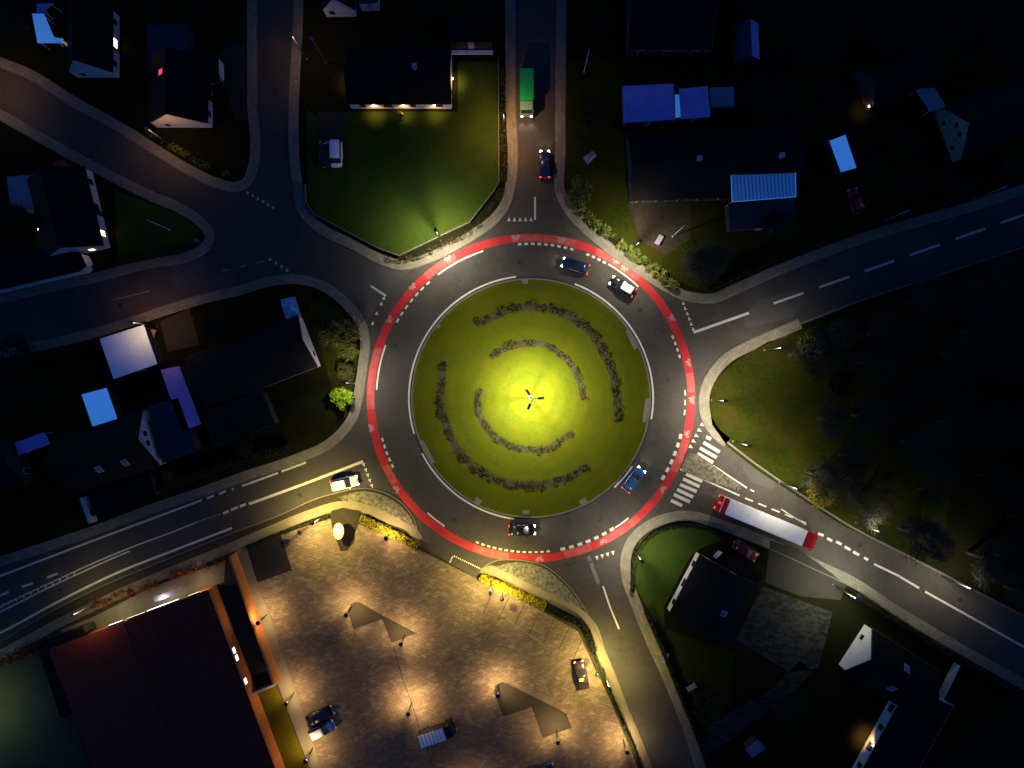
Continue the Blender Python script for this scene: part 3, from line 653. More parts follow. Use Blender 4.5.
garden = [(600, 30, 'by the top street, left of the big dark roof'), (590, 120, 'at the roadside left of the blue roofs'), (800, 60, 'between the narrow blue shed and the dark gardens'), (822, 110, 'above the tilted light blue roof'), (985, 40, 'in the top right corner'), (880, 50, 'right of the narrow blue shed, far up'),
          (895, 150, 'between the tilted light blue roof and the beige gable'), (1000, 170, 'just below the beige gable house'), (770, 232, 'in the garden below the ribbed blue roof'), (30, 220, 'in front of the lit porch at far left'), (225, 100, 'between the two upper left streets, beside the white walled house'),
          (30, 30, 'at the top left corner'), (250, 440, 'below the long dark roof at left'), (60, 390, 'left of the bright blue roof'), (30, 350, 'below the left side road at the frame edge'), (960, 730, 'at bottom right below the verge boards'), (700, 700, 'in the dark garden right of the side street'), (785, 700, 'above the pale shed at the bottom'), (225, 330, 'above the long dark roof'), (480, 20, 'above the white fascia at the top')]
for i, (x, y, s) in enumerate(garden):
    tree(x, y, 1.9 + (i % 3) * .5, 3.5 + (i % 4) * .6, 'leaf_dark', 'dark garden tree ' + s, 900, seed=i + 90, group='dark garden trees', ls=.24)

# ------------------------------------------------------------------ buildings
def add_windows(t, L, Wd, he, hr, side_lit=(), gable_n=True, sides=True, wall_off=.0, gable_lit=(), gwin=False):
    def win(x, y, z, w, h, ang, lit):
        # ang: direction of the wall normal
        nx, ny = math.cos(ang), math.sin(ang)
        f = MB().box((x + nx * .02, y + ny * .02, z), (.07, w + .10, h + .10), ang).build('window', M['wall_white'], t)
        MB().box((x + nx * .045, y + ny * .045, z), (.06, w, h), ang).build('pane', M['glass_lit'] if lit else M['glass'], f)
    k = 0
    if sides:
        n = max(2, int(L / 3.2))
        for s in (1, -1):
            for i in range(n):
                x = -L / 2 + L * (i + .5) / n
                win(x, s * Wd / 2, 1.35, 1.3 if i % 2 else .9, 1.15, s * math.pi / 2, (s, i) in side_lit)
    if gable_n:
        for s in (1, -1):
            ys = [-Wd * .25, Wd * .25]
            for j, y in enumerate(ys):
                if gable_lit or gwin or j == 0: win(s * L / 2, y, 1.35, .8, .9, 0 if s > 0 else math.pi, (s, j) in gable_lit)
            if gwin:
                for y in (-.75, .75): win(s * L / 2, y, he + (hr - he) * .33, .8, 1.0, 0 if s > 0 else math.pi, False)
def gable_house(name, label, a, b, c, he, hr, wall='wall_white', roof='roof_black', roof2=None, trim=None, chim=(), sky=(), windows=True, oh=.16, group=None, cat='house', side_lit=(), gable_lit=(), redsky=(), gwin=False):
    A, B, C = W(*a), W(*b), W(*c)
    u = (B - A); L = u.length; v = (C - B); u.normalize()
    Wd = abs(v.x * -u.y + v.y * u.x); cen = (A + B) / 2 + Vector((-u.y, u.x, 0)) * ((v.x * -u.y + v.y * u.x) / 2)
    rz = math.atan2(u.y, u.x); t = thing(name, label, cat, (cen.x, cen.y, .12), rz, group)
    l, w = L / 2, Wd / 2
    wl = MB(); vs = [(x, y, 0) for x, y in ((-l, -w), (l, -w), (l, w), (-l, w))] + [(x, y, he) for x, y in ((-l, -w), (l, -w), (l, w), (-l, w))] + [(-l, 0, hr - .02), (l, 0, hr - .02)]
    wl.add(vs, [(0, 1, 5, 4), (2, 3, 7, 6), (1, 2, 6, 9, 5), (3, 0, 4, 8, 7), (3, 2, 1, 0)]); wl.build('wall', M[wall], t)
    slope = (hr - he) / w; th = .14; roofo = []
    for s in (1, -1):
        e = w + oh; ze = he - slope * oh
        rb = MB(); X = l + .12
        vs = [(-X, s * e, ze), (X, s * e, ze), (X, 0, hr), (-X, 0, hr)]; vs += [(x, y, z + th) for x, y, z in vs]
        f = [(0, 1, 5, 4), (1, 2, 6, 5), (2, 3, 7, 6), (3, 0, 4, 7), (0, 3, 2, 1), (4, 5, 6, 7)]
        if s < 0: f = [tuple(reversed(q)) for q in f]
        rb.add(vs, f); rm = roof if (s > 0 or not roof2) else roof2
        ro = rb.build('roof', M[rm], t); roofo.append(ro)
        g = MB().tube((-X, s * (e + .05), ze + .02), (X, s * (e + .05), ze + .02), .065, n=6).build('gutter', M[trim or 'metal' if trim else 'black_metal'], t)
    # verge boards
    for s in (1, -1):
        vb = MB()
        for q in (1, -1):
            p0 = (s * (l + .15), q * (w + oh), he - slope * oh + .05); p1 = (s * (l + .15), 0, hr + .06); vb.tube(p0, p1, .05 if not trim else .09, n=4)
        vb.build('verge_board', M[trim or 'wall_dark'], t)
    MB().tube((-l, 0, hr + th), (l, 0, hr + th), .1, n=6).build('ridge', M[roof], t)
    for cx in chim:
        ch = MB().box((cx * l, .0, hr + .25), (.6, .6, 1.1)); ch.box((cx * l, 0, hr + .84), (.72, .72, .08)); ch.build('chimney', M['trim'], roofo[0])
    ang = math.atan(slope)
    for (fx, s, fy, red) in [(*q, False) for q in sky] + [(*q, True) for q in redsky]:
        y = s * w * fy; z = hr - slope * abs(y) + th + .02
        o = MB().box((fx * l, y, z), (.95, 1.3, .08), rx=-s * ang).build('skylight', M['trim'], roofo[0 if s > 0 else 1])
        MB().box((fx * l, y, z + .035), (.75, 1.1, .06), rx=-s * ang).build('pane', M['glass_red' if red else 'roof_slate'], o)
    # door on one long side
    if windows:
        add_windows(t, L, Wd, he, hr, side_lit=side_lit, gable_lit=gable_lit, gwin=gwin)
        for s in (1,):
            d = MB().box((l * .12, s * (w + .03), 1.02), (.95, .06, 2.04)).build('door', M['wall_dark'], t)
            MB().box((l * .12 + .35, s * (w + .09), 1.0), (.12, .05, .03)).build('handle', M['metal'], d)
    return t
def flat_building(name, label, roofpx, h, roof='roof_navy', wall='wall_dark', trim=None, cat='shed', group=None, door=True, open_=False, extra=None, fascia=.16):
    """roofpx: corners of the roof as seen from above"""
    P = [W2(x, y, h) for x, y in roofpx]; c = (sum(p[0] for p in P) / len(P), sum(p[1] for p in P) / len(P))
    t = thing(name, label, cat, (c[0], c[1], .12), group=group)
    loc = ccw([(p[0] - c[0], p[1] - c[1]) for p in P]); n = len(loc)
    # work in a frame along the first edge, so ribs and bricks line up
    ins = []
    for i in range(n):   # inset by .2
        a, b, d = loc[i - 1], loc[i], loc[(i + 1) % n]
        e1 = Vector((b[0] - a[0], b[1] - a[1])).normalized(); e2 = Vector((d[0] - b[0], d[1] - b[1])).normalized()
        n1 = Vector((-e1.y, e1.x)); n2 = Vector((-e2.y, e2.x)); bis = (n1 + n2); k = .2 / max(.35, (1 + n1.dot(n2)) / 1.)
        ins.append((b[0] + bis.x * k, b[1] + bis.y * k))
    if open_:
        for p in ins: MB().box((p[0], p[1], (h - .2) / 2), (.12, .12, h - .2)).build('post', M['trim'], t)
    else:
        MB().prism(ins, 0, h - .19).build('wall', M[wall], t)
        a, b = ins[0], ins[1]; e = Vector((b[0] - a[0], b[1] - a[1])); ang = math.atan2(e.y, e.x); nn = Vector((e.y, -e.x)).normalized()
        m_ = (Vector(a) + Vector(b)) / 2
        d = MB().box((m_.x + nn.x * .02, m_.y + nn.y * .02, 1.0), (.9, .06, 2.), ang).build('door', M['trim'], t)
        MB().box((m_.x + nn.x * .07 + .3 * math.cos(ang), m_.y + nn.y * .07 + .3 * math.sin(ang), 1.), (.1, .05, .03), ang).build('handle', M['metal'], d)
    rb = MB(); rb.prism(loc, h - .18, h)
    e = Vector((loc[1][0] - loc[0][0], loc[1][1] - loc[0][1])); an = -math.atan2(e.y, e.x)
    uv = [(x * math.cos(an) - y * math.sin(an), x * math.sin(an) + y * math.cos(an)) for x, y, z in rb.v]
    rb.build('roof', M[roof], t, uvs=uv)
    if trim:
        ed = MB()
        for i in range(n):
            a, b = loc[i], loc[(i + 1) % n]; ed.tube((*a, h - .02), (*b, h - .02), .07, n=4)
        ed.build('edge_trim', M[trim], t)
    return t
# upper left
gable_house('house', 'black roofed house with white gable wall at the top left corner', (120, 17), (120, 78), (78, 78), 2.3, 6.4, chim=(), side_lit=((1, 1), (-1, 1)))
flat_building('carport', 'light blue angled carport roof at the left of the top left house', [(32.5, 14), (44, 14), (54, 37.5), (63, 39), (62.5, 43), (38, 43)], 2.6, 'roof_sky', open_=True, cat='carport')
flat_building('canopy', 'small pale blue canopy above the angled carport', [(37, 4), (54, 3.5), (43, 12), (37, 12.5)], 2.6, 'roof_blue', open_=True, cat='canopy')
gable_house('house', 'black roofed house with a red lit skylight and stepped white wall', (213, 66), (213, 128), (158, 128), 2.3, 5.9, redsky=((-.35, -1, .32),))
flat_building('annex', 'white walled side wing of the house with the red skylight', [(192, 46), (218.5, 56), (219, 78.5), (196, 79)], 2.6, 'roof_black', 'wall_white', cat='house wing')
flat_building('garage', 'flat navy roofed garage with thin pale edge at upper left', [(147.5, 25.5), (187, 25), (188.5, 67), (149, 70)], 2.6, 'roof_navy', trim='wall_dark', cat='garage')
gable_house('house', 'black roofed house with lit windows in its angled white wall', (93, 172), (111, 248), (57, 261), 2.4, 5.9, side_lit=((1, 2), (-1, 2), (1, 4), (-1, 4)), gable_lit=((1, 0), (1, 1)))
flat_building('house', 'low dark house with a long thin white wall at the left edge', [(-70, 306), (80, 271.5), (86.5, 266), (80, 252), (60, 252), (-70, 240)], 2.7, 'roof_black', 'wall_white', cat='house')
flat_building('shed', 'small slate blue roof at the left edge above the lit porch', [(7, 177), (36, 174.5), (39.5, 208), (12, 213)], 2.5, 'roof_slate')
# left cluster
flat_building('garage', 'large white flat roof beside the left side road', [(100, 339), (144, 325), (157.5, 364), (114, 379)], 3.0, 'roof_white', 'wall_dark', cat='garage')
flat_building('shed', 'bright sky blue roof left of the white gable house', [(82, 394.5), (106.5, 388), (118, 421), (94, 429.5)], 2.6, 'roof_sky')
flat_building('canopy', 'long purple-blue canopy against the wide dark house', [(161, 370), (179.5, 366), (201, 424), (182.5, 431)], 2.6, 'roof_blue', open_=True, cat='canopy')
flat_building('canopy', 'purple-blue roof at the far left below the dark gardens', [(15.5, 443), (44, 432), (51, 444), (19, 455)], 2.4, 'roof_blue', open_=True, cat='canopy')
gable_house('house', 'wide dark grey house with narrow white gable facing the roundabout', (214, 407), (321, 366), (303, 318), 2.5, 5.2, roof='roof_dark', chim=())
flat_building('annex', 'dark flat wing below the wide dark grey house', [(202, 414), (262, 391), (275.5, 424), (216, 446)], 2.7, 'roof_dark', trim='wall_dark', cat='house wing')
flat_building('greenhouse', 'blue glass roofed greenhouse at the corner garden', [(281, 300), (295, 297), (301, 316.5), (287, 322)], 2.3, 'glass_blue', 'glass', trim='trim', cat='greenhouse')
gable_house('house', 'black roofed house with bright white gable among the blue roofs', (80, 490), (167, 463), (151, 410), 2.4, 6.2, gwin=True, sky=((-.1, -1, .55), (.45, -1, .6)))
flat_building('annex', 'navy flat roof wing right of the white gable', [(148, 407), (178, 398), (197, 451), (163, 463)], 2.6, 'roof_navy', trim='wall_dark', cat='house wing')
gable_house('house', 'dark house at the far left above the main road', (-45, 508), (36, 480), (22, 440), 2.4, 5.2, wall='wall_dark', trim='wall_dark')
flat_building('garage', 'dark low garage above the main road with a white end panel', [(92, 496), (150, 474), (156, 496), (98, 520)], 2.2, 'roof_black', cat='garage')
def wall_run(name, label, cat, pts, h, t_, m, group=None):
    P = [W2(*p) for p in pts]; c = P[len(P) // 2]
    t = thing(name, label, cat, (*c, .12), group=group); rel = [(p[0] - c[0], p[1] - c[1]) for p in P]
    strip('panel', rel, t_, 0, h, M[m], kind=None, parent=t); strip('coping', rel, t_ + .06, h, h + .05, M[m if m in ('wall_brick', 'wall_brown') else 'trim'], kind=None, parent=t); return t
wall_run('garden_wall', 'short white wall at the left end of the low dark garage', 'wall', [(88, 496), (97, 521)], 1.6, .5, 'wall_white')
# top centre
H8 = gable_house('house', 'black roofed house with three warm lamps on its lower wall', (352, 109), (452, 109), (452, 56), 2.4, 5.0, wall='wall_white', chim=(.35,))
g8 = flat_building('garage', 'dark garage with a long white front board at the top', [(447, 10), (493, 10), (493, 42), (448, 42)], 2.6, 'roof_black', cat='garage')
MB().box((0, -W(0, 26, 0).y + W(0, 43.5, 2.5).y, 2.3), (7.0, .55, .3)).build('front_board', M['wall_white'], g8)
gable_house('house', 'white walled house cut by the top edge, left of the centre', (356, -40), (357, 17), (327, 17), 2.4, 5.5)
flat_building('annex', 'small navy wing right of the white walled house at the top edge', [(357, -20), (378, -20), (378, 3), (357, 4)], 2.6, 'roof_navy', 'wall_white', cat='house wing')
# top right
gable_house('house', 'large dark house with thin pale verge lines at the top', (626, 57), (706, 57), (706, -40), 2.6, 5.4, roof='roof_dark', chim=(.1,), wall='wall_dark', trim='wall_brown')
flat_building('workshop', 'large royal blue flat roof, leftmost of the three joined blue roofs', [(622, 86.5), (673.5, 84), (675, 120), (623.5, 123)], 2.8, 'roof_blue', trim='roof_slate')
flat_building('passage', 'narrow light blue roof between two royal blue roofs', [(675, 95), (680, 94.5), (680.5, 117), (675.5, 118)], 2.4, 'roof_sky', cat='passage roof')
flat_building('shed', 'square royal blue roof with a pale rim', [(679, 89.5), (707, 87), (710, 117), (681, 119)], 2.7, 'roof_blue', trim='trim')
flat_building('canopy', 'slate blue canopy at the right end of the blue roofs', [(709.5, 88), (733, 87), (734, 106.5), (710.5, 108)], 2.3, 'roof_slate', open_=True, cat='canopy')
gable_house('shed', 'narrow shed with one bright blue roof slope and one dark slope', (754, 65), (752.5, 31), (732, 33), 2.0, 3.3, wall='wall_dark', roof='roof_navy', roof2='roof_blue', windows=False, cat='shed')
gable_house('house', 'long dark house with a pale chimney above the ribbed blue roof', (628, 204), (790, 198), (788, 134), 2.5, 4.8, roof='roof_dark', chim=(-.22, .75), wall='wall_dark')
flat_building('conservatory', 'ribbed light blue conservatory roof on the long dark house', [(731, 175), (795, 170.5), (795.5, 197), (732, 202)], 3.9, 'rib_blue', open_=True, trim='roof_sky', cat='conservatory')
flat_building('annex', 'navy flat roof directly below the ribbed blue roof', [(728, 204), (795, 199.5), (795, 226), (730, 230)], 2.5, 'roof_navy', cat='house wing')
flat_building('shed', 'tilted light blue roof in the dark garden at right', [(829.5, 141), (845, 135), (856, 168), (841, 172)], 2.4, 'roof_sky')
gable_house('house', 'house with a beige gable and four dark windows at the right edge', (1015, 84), (934, 114), (952, 163), 2.4, 6.4, gwin=True, wall='wall_beige', roof='roof_dark')
flat_building('canopy', 'pale blue canopy touching the beige gable house', [(914, 89), (934, 88), (946, 107), (930, 112)], 2.5, 'roof_slate', open_=True, cat='canopy')
gable_house('house', 'nearly black house with orange lamp at its left corner, upper right', (866, 112), (925, 90), (912, 55), 2.4, 5.0, wall='wall_dark', windows=False)
# lower right
gable_house('house', 'black roofed house with a long white window wall below the truck', (696, 552), (667, 608), (720, 636), 2.5, 4.9, sky=((.2, 1, .4),), trim=None)
flat_building('annex', 'small black entrance wing with a white wall beside the lawn', [(715, 560), (723, 552.5), (730, 556), (762, 575), (754, 590), (740, 577)], 2.6, 'roof_black', 'wall_white', cat='house wing')
gable_house('house', 'house with tall white gable and two skylights at the lower right', (926, 664), (864, 624), (838, 664), 2.5, 6.3, sky=((-.05, 1, .55), (-.05, -1, .45)), trim='wall_dark')
gable_house('house', 'dark roofed wing with a long white wall and an orange lit end', (902, 676), (850, 770), (890, 792), 2.5, 5.2, trim='trim')
flat_building('shed', 'small pale blue shed roof near the bottom edge', [(746, 750), (758, 740), (766, 748), (752, 757.5)], 2.2, 'roof_slate')
wall_run('garden_wall', 'pale garden wall running down from the lower right road', 'wall', [(954, 662), (938, 694), (912, 738), (890, 780)], 1.2, .3, 'trim')
wall_run('garden_wall', 'low pale wall around the big lawn at the top', 'wall', [(498.5, 60), (499, 183), (494, 192), (470, 223), (400, 256.5), (379, 249), (315, 215), (307, 203), (306, 185)], .7, .10, 'wall_brown')
# supermarket
sm = gable_house('supermarket', 'large supermarket with a wide maroon roof in the lower left corner', (330, 885), (217, 584), (66, 640), 3.6, 4.7, wall='wall_brick', roof='roof_maroon', windows=False, oh=.15, cat='supermarket')
def on_wall(px, py, z):   # world point -> supermarket local
    p = W(px, py, 0); q = p - sm.location; c, s = math.cos(-sm.rotation_euler.z), math.sin(-sm.rotation_euler.z)
    return Vector((q.x * c - q.y * s, q.x * s + q.y * c, z))
# local +X is towards the road (gable end)
Lx = (W(330, 885) - W(217, 584)).length / 2
for (px, py, w_, z, hh, m_) in ((172, 600, 5.2, 2.7, .55, 'sign_white'), (127, 617, 2.3, 2.9, .45, 'sign_green'), (147, 610, 3.0, 2.95, .16, 'sign_warm'), (203, 588, 2.0, 3.1, .14, 'sign_warm')):
    l = on_wall(px, py, z)
    f = MB().box((Lx + .12, l.y, z), (.2, w_, hh)).build('wall_sign', M['black_metal'], sm); MB().box((Lx + .235, l.y, z), (.05, w_ - .1, hh - .08)).build('sign_face', M[m_], f)
Ws = abs(on_wall(217, 584, 0).y)
ys = 1 if on_wall(217, 584, 0).y > 0 else -1
for (px, py) in ((236, 646), (239, 653), (247, 676)):
    l = on_wall(px, py, 2.6)
    f = MB().box((l.x, ys * (Ws + .06), 2.4), (1.0, .12, .9)).build('window', M['trim_white'], sm); MB().box((l.x, ys * (Ws + .13), 2.4), (.85, .05, .75)).build('pane', M['sign_warm'], f)
for k in range(3):
    MB().box((Lx - 9 - k * 9, ys * 2.5 * (-1) ** k, 4.6), (1.1, 1.1, .35)).build('roof_vent', M['roof_maroon'], sm) if k < 0 else None
flat_building('storage_wing', 'black flat roofed L-shaped wing wrapped round the maroon roof', [(37, 643), (82, 626.5), (86, 634), (51.5, 648.5), (73, 713.5), (61, 718.5)], 3.4, 'roof_black', 'wall_dark', cat='store wing')
wall_run('brick_wall', 'tall orange lit brick wall beside the parking', 'wall', [(236.5, 552), (280, 677)], 2.7, .25, 'wall_brick')
wall_run('brick_wall', 'short brick wall closing the dark delivery yard', 'wall', [(279, 680), (255, 690)], 1.6, .25, 'wall_beige')
flat_building('trolley_shelter', 'dark trolley shelter beside the lit shop front', [(153, 597), (176, 589), (177, 594), (155, 602)], 2.2, 'roof_slate', open_=True, cat='shelter')

# ------------------------------------------------------------------ lamps
def light_at(kind, name, loc, power, col, parent, size=.15, spot=None, rot=(0, 0, 0), blend=.6):
    d = bpy.data.lights.new(name, kind); d.energy = power; d.color = col
    if kind == 'AREA': d.size = size
    else: d.shadow_soft_size = size
    if kind == 'SPOT': d.spot_size = R(spot); d.spot_blend = blend
    o = bpy.data.objects.new(name, d); COL.objects.link(o); o.location = loc; o.rotation_euler = rot; o.parent = parent
    return o
def batwing(o, mx, ex=2.2):
    """luminaire that throws more light sideways than straight down"""
    d = o.data; d.use_nodes = True; nt = d.node_tree; em = next(n for n in nt.nodes if n.type == 'EMISSION')
    tc = nt.nodes.new('ShaderNodeTexCoord'); sp = nt.nodes.new('ShaderNodeSeparateXYZ'); nt.links.new(tc.outputs['Normal'], sp.inputs[0])
    z = _math(nt, 'ABSOLUTE', sp.outputs[2]); z = _math(nt, 'MAXIMUM', z, .05)
    v = _math(nt, 'MINIMUM', _math(nt, 'DIVIDE', 1., _math(nt, 'POWER', z, ex)), mx); nt.links.new(v, em.inputs['Strength'])
WARM, YEL, NEU, ORG = (1., .68, .31), (1., .78, .22), (1., .88, .64), (1., .52, .2)
def cap_lamp(px, py, label, power=420, col=WARM, h=4.):
    f = H / (H - h); bx, by = 512 + (px - 512) / f, 384 + (py - 384) / f; c = W(bx, by)
    t = thing('parking_lamp', label, 'lamp', (c.x, c.y, .14), math.atan2(-c.y, -c.x), group='round capped parking lamps')
    MB().tube((0, 0, 0), (0, 0, h - .5), .055, .045, 8).build('pole', M['black_metal'], t, True)
    MB().disc_stack([(.1, 0), (.1, .12), (.06, .16)], n=12).build('base', M['black_metal'], t)
    MB().disc_stack([(.33, h - .08), (.34, h - .02), (.2, h + .06), (.05, h + .10)], n=20).build('lamp_cap', M['black_metal'], t, True)
    MB().disc_stack([(.09, h - .5), (.14, h - .4), (.14, h - .14), (.12, h - .1)], n=12).build('lamp_glass', M['lens_warm'], t, True)
    light_at('SPOT', 'parking_light', (.3, 0, h - .25), power * 6.2, col, t, .10, 144, blend=1.)
    light_at('SPOT', 'parking_light', (.3, 0, h - .3), power * 1.5, col, t, .10, 172, blend=.25)
CAPS = [(470, 815, 'added unseen capped lamp below the frame edge near the small lorry', 420), (340, 850, 'added unseen capped lamp below the frame edge at the left of the parking', 420), (590, 850, 'added unseen capped lamp below the frame edge at the right of the parking', 420), (258, 623, 'capped lamp against the tall orange brick wall', 330), (286, 704, 'capped lamp above the two cars parked side by side', 330), (305.5, 761.5, 'capped lamp lowest along the left edge of the parking', 330), (346, 615, 'capped lamp at the left tip of the upper dark arrow bed', 460), (401, 644, 'capped lamp at the lower right of the upper dark arrow bed', 420),  # the lamps below the frame edge are added unseen to brighten the lower lot
        (408, 714, 'capped lamp above the small lorry with ribbed roof', 620), (498, 696, 'capped lamp standing in the lower dark arrow bed', 460), (558, 742.5, 'capped lamp below the right end of the lower arrow bed', 420), (597, 674, 'capped lamp right of the purple parked car', 330), (627, 752.5, 'capped lamp lowest beside the side street hedge', 520),
        (300, 532.5, 'capped lamp at the top left corner of the parking', 300), (386, 538.5, 'capped lamp below the yellow hedge left of the entrance', 520), (502, 599, 'capped lamp in the upper right bays beside the yellow hedge', 460)]
for x, y, s, p in CAPS: cap_lamp(x, y, s, p * 1.0)
def street_lamp(px, py, label, power=0, col=NEU, h=8., head='lamp_blue', ang=None):
    f = H / (H - h); bx, by = 512 + (px - 512) / f, 384 + (py - 384) / f; c = W(bx, by)
    a = math.atan2(-c.y, -c.x) if ang is None else ang
    t = thing('street_lamp', label, 'street lamp', (c.x, c.y, .13), a, group='tall street lamps')
    MB().tube((0, 0, 0), (0, 0, h - .1), .09, .05, 8).build('pole', M['metal'], t, True)
    MB().disc_stack([(.16, 0), (.16, .1), (.1, .14)], n=12).build('base', M['metal'], t)
    hd = MB(); hd.disc_stack([(.22, h - .12), (.25, h - .02), (.2, h + .06), (.06, h + .1)], (.15, 0), 14, 1.5, .8).build('lamp_head', M[head], t, True)
    MB().disc_stack([(.15, h - .17), (.18, h - .13)], (.15, 0), 14, 1.3, .7).build('lamp_glass', M['lens_white' if power else 'glass'], t, True)
    if power: light_at('SPOT', 'street_light', (.5, 0, h - .22), power * 3.4, col, t, .15, 146, blend=1.); light_at('SPOT', 'street_light', (.5, 0, h - .3), power * .45, col, t, .15, 172, blend=.3)
SL = [(435, 229, 'street lamp at the lower right edge of the big lawn', 4600, NEU), (641, 240, 'street lamp behind the long yellow-green hedge', 3200, NEU), (727, 401, 'street lamp on the curved verge right of the roundabout', 2700, NEU),
      (642.5, 562, 'street lamp on the lawn below the truck road', 2400, NEU), (343, 383, 'street lamp above the bright green tree', 1500, NEU), (312, 524, 'street lamp by the footpath at the upper left of the parking', 4600, YEL),
      (490, 594, 'street lamp beside the yellow hedge at the parking entrance', 4000, YEL), (610, 690, 'street lamp on the footpath right of the purple parked car', 3800, YEL), (503.5, 111, 'street lamp on the left pavement of the top street', 1700, ORG),
      (291, 34, 'street lamp on the pavement left of the top house', 260, ORG), (146, 128, 'street lamp on the diagonal street by the house with the red skylight', 330, ORG), (130, 322, 'street lamp above the white flat roof', 420, ORG),
      (-38, 66, 'street lamp on the diagonal street at the left frame edge', 360, ORG), (858, 600, 'street lamp at the driveway on the lower right road', 2000, (1., 1., .75)), (800, 490, 'street lamp beside the orange lit shrub', 2300, NEU),
      (882, 533, 'street lamp at the dark roadside below the wood', 900, NEU), (973, 590, 'street lamp on the wood side of the lower right road', 1300, NEU), (71, 616, 'street lamp in front of the supermarket by the main road', 460, YEL),
      (750, 446, 'street lamp at the lower end of the curved verge, by the zebra crossing', 2600, NEU), (784, 347.5, 'street lamp where the curved verge meets the upper right road', 1100, NEU), (1005, 187, 'unlit street lamp on the upper right road at the frame edge', 0, NEU), (196, 240, 'unlit street lamp at the tip of the triangular lawn', 0, NEU), (907, 211, 'unlit street lamp on the upper right road below the beige gable', 0, NEU),
      (-62, 735, 'green glowing street lamp in the yard at the bottom left corner', 700, (.85, 1., .45)), (311.5, 38, 'unlit street lamp behind the left pavement of the top plot', 0, NEU)]
for x, y, s, p, c in SL: street_lamp(x, y, s, p, c)
# central mast
mc = W(530.6, 397.4); mast = thing('lamp_mast', 'three-armed lamp mast in the centre of the roundabout', 'lamp mast', (mc.x, mc.y, .16))
HM = 11.
MB().tube((0, 0, 0), (0, 0, HM - .02), .16, .08, 12).build('pole', M['black_metal'], mast, True)
MB().disc_stack([(.35, 0), (.35, .08), (.2, .15)], n=16).build('base', M['metal'], mast)
for k, a in enumerate((0, 120, 240)):
    a = R(a + 5); r = 1.25
    MB().tube((0, 0, HM - .05), (r * math.cos(a) * .6, r * math.sin(a) * .6, HM + .05), .045, n=6).build('arm', M['metal'], mast)
    hd = MB().box((r * math.cos(a) * .95, r * math.sin(a) * .95, HM + .05), (.85, .34, .14), a).build('lamp_head', M['trim_white' if k == 0 else 'lamp_blue'], mast)
    MB().box((r * math.cos(a) * .95, r * math.sin(a) * .95, HM - .04), (.7, .26, .03), a).build('lamp_glass', M['lens_white'], hd)
    light_at('SPOT', 'mast_light', (r * math.cos(a), r * math.sin(a), HM - .12), 15500, (1., .94, .76), mast, .25, 147, blend=.55)
    light_at('SPOT', 'mast_light', (r * math.cos(a) * 1.02, r * math.sin(a) * 1.02, HM - .12), 20000, (1., .93, .55), mast, .25, 92, blend=1.)
# flagpoles, small posts
def pole(px, py, label, h, name='flagpole', cat='flagpole', m='trim_white', r=.05):
    c = W(px, py); t = thing(name, label, cat, (c.x, c.y, .12))
    MB().tube((0, 0, 0), (0, 0, h), r * 1.3, r * .8, 8).build('pole', M[m], t, True); MB().disc_stack([(.03, h), (.09, h + .06), (.03, h + .12)], n=10).build('finial', M['metal'], t, True)
    MB().disc_stack([(.16, 0), (.16, .1), (.09, .14)], n=10).build('base', M['trim'], t)
pole(672.5, 236.5, 'white flagpole in the dark garden behind the yellow-green hedge', 8)
pole(584, 72, 'slender white flagpole beside the top street', 7.5)
pole(170, 230, 'slender white flagpole on the triangular lawn', 7.)
# illuminated oval sign
c = W(342.5, 528); sg = thing('illuminated_sign', 'glowing yellow-white oval sign in the dark bed at the parking corner', 'sign', (c.x, c.y, .2))
MB().tube((0, 0, 0), (0, 0, 2.0), .12, .1, 10).build('pole', M['black_metal'], sg, True)
MB().disc_stack([(.25, 0), (.25, .1), (.14, .14)], n=12).build('base', M['black_metal'], sg)
MB().disc_stack([(.62, 2.0), (.78, 2.1), (.80, 2.3), (.70, 2.46), (.4, 2.55)], n=28, sx=1., sy=1.6).build('glowing_face', M['oval'], sg, True)
light_at('POINT', 'sign_glow', (0, 0, 3.2), 90, YEL, sg, .3)
# round sign on the splitter island
def road_sign(px, py, label, a=0., h=2.6, face='lens'):
    c = W(px, py); t = thing('road_sign', label, 'road sign', (c.x, c.y, .13), R(a))
    MB().tube((0, 0, 0), (0, 0, h), .035, n=8).build('pole', M['metal'], t, True)
    MB().tube((.04, 0, h - .4), (.07, 0, h - .4), .34, n=20).build('sign_plate', M['paint_blue_sign'], t)
M['paint_blue_sign'] = mat('blue_sign_face', (.03, .12, .5), (.02, .1, .42), 2, .4, 10, 0)
road_sign(732, 487, 'round blue sign on a post at the tip of the striped traffic island', 150)
road_sign(588.5, 559, 'round blue sign on the narrow kerb island of the bottom street', 100)
# floodlights on houses
def wall_lamp(px, py, z, label, power, col, ang):
    c = W(px, py); t = thing('wall_lamp', label, 'wall lamp', (c.x, c.y, z), ang, group='small lamps on house walls')
    MB().box((0, 0, .0), (.1, .16, .2)).build('backplate', M['black_metal'], t)
    MB().box((.12, 0, .03), (.16, .2, .14)).build('lamp_glass', M['lens_warm'], t)
    light_at('SPOT', 'wall_light', (.5, 0, .15), power * 11, col, t, .06, 122, blend=.8)
for x, s in ((376, 'leftmost'), (405, 'middle'), (436, 'rightmost')):
    wall_lamp(x, 109.6, 1.9, s + ' warm lamp on the lower wall of the black roofed house at the top', 42, ORG, -math.pi / 2)
wall_lamp(452.8, 84, 1.9, 'warm lamp on the right end wall of the top house', 45, WARM, 0)
wall_lamp(351.4, 84, 1.9, 'warm lamp on the left end wall of the top house', 22, ORG, math.pi)
wall_lamp(867, 739, 2.0, 'bright orange lamp on the white wall at the lower right', 90, ORG, math.pi * .83)
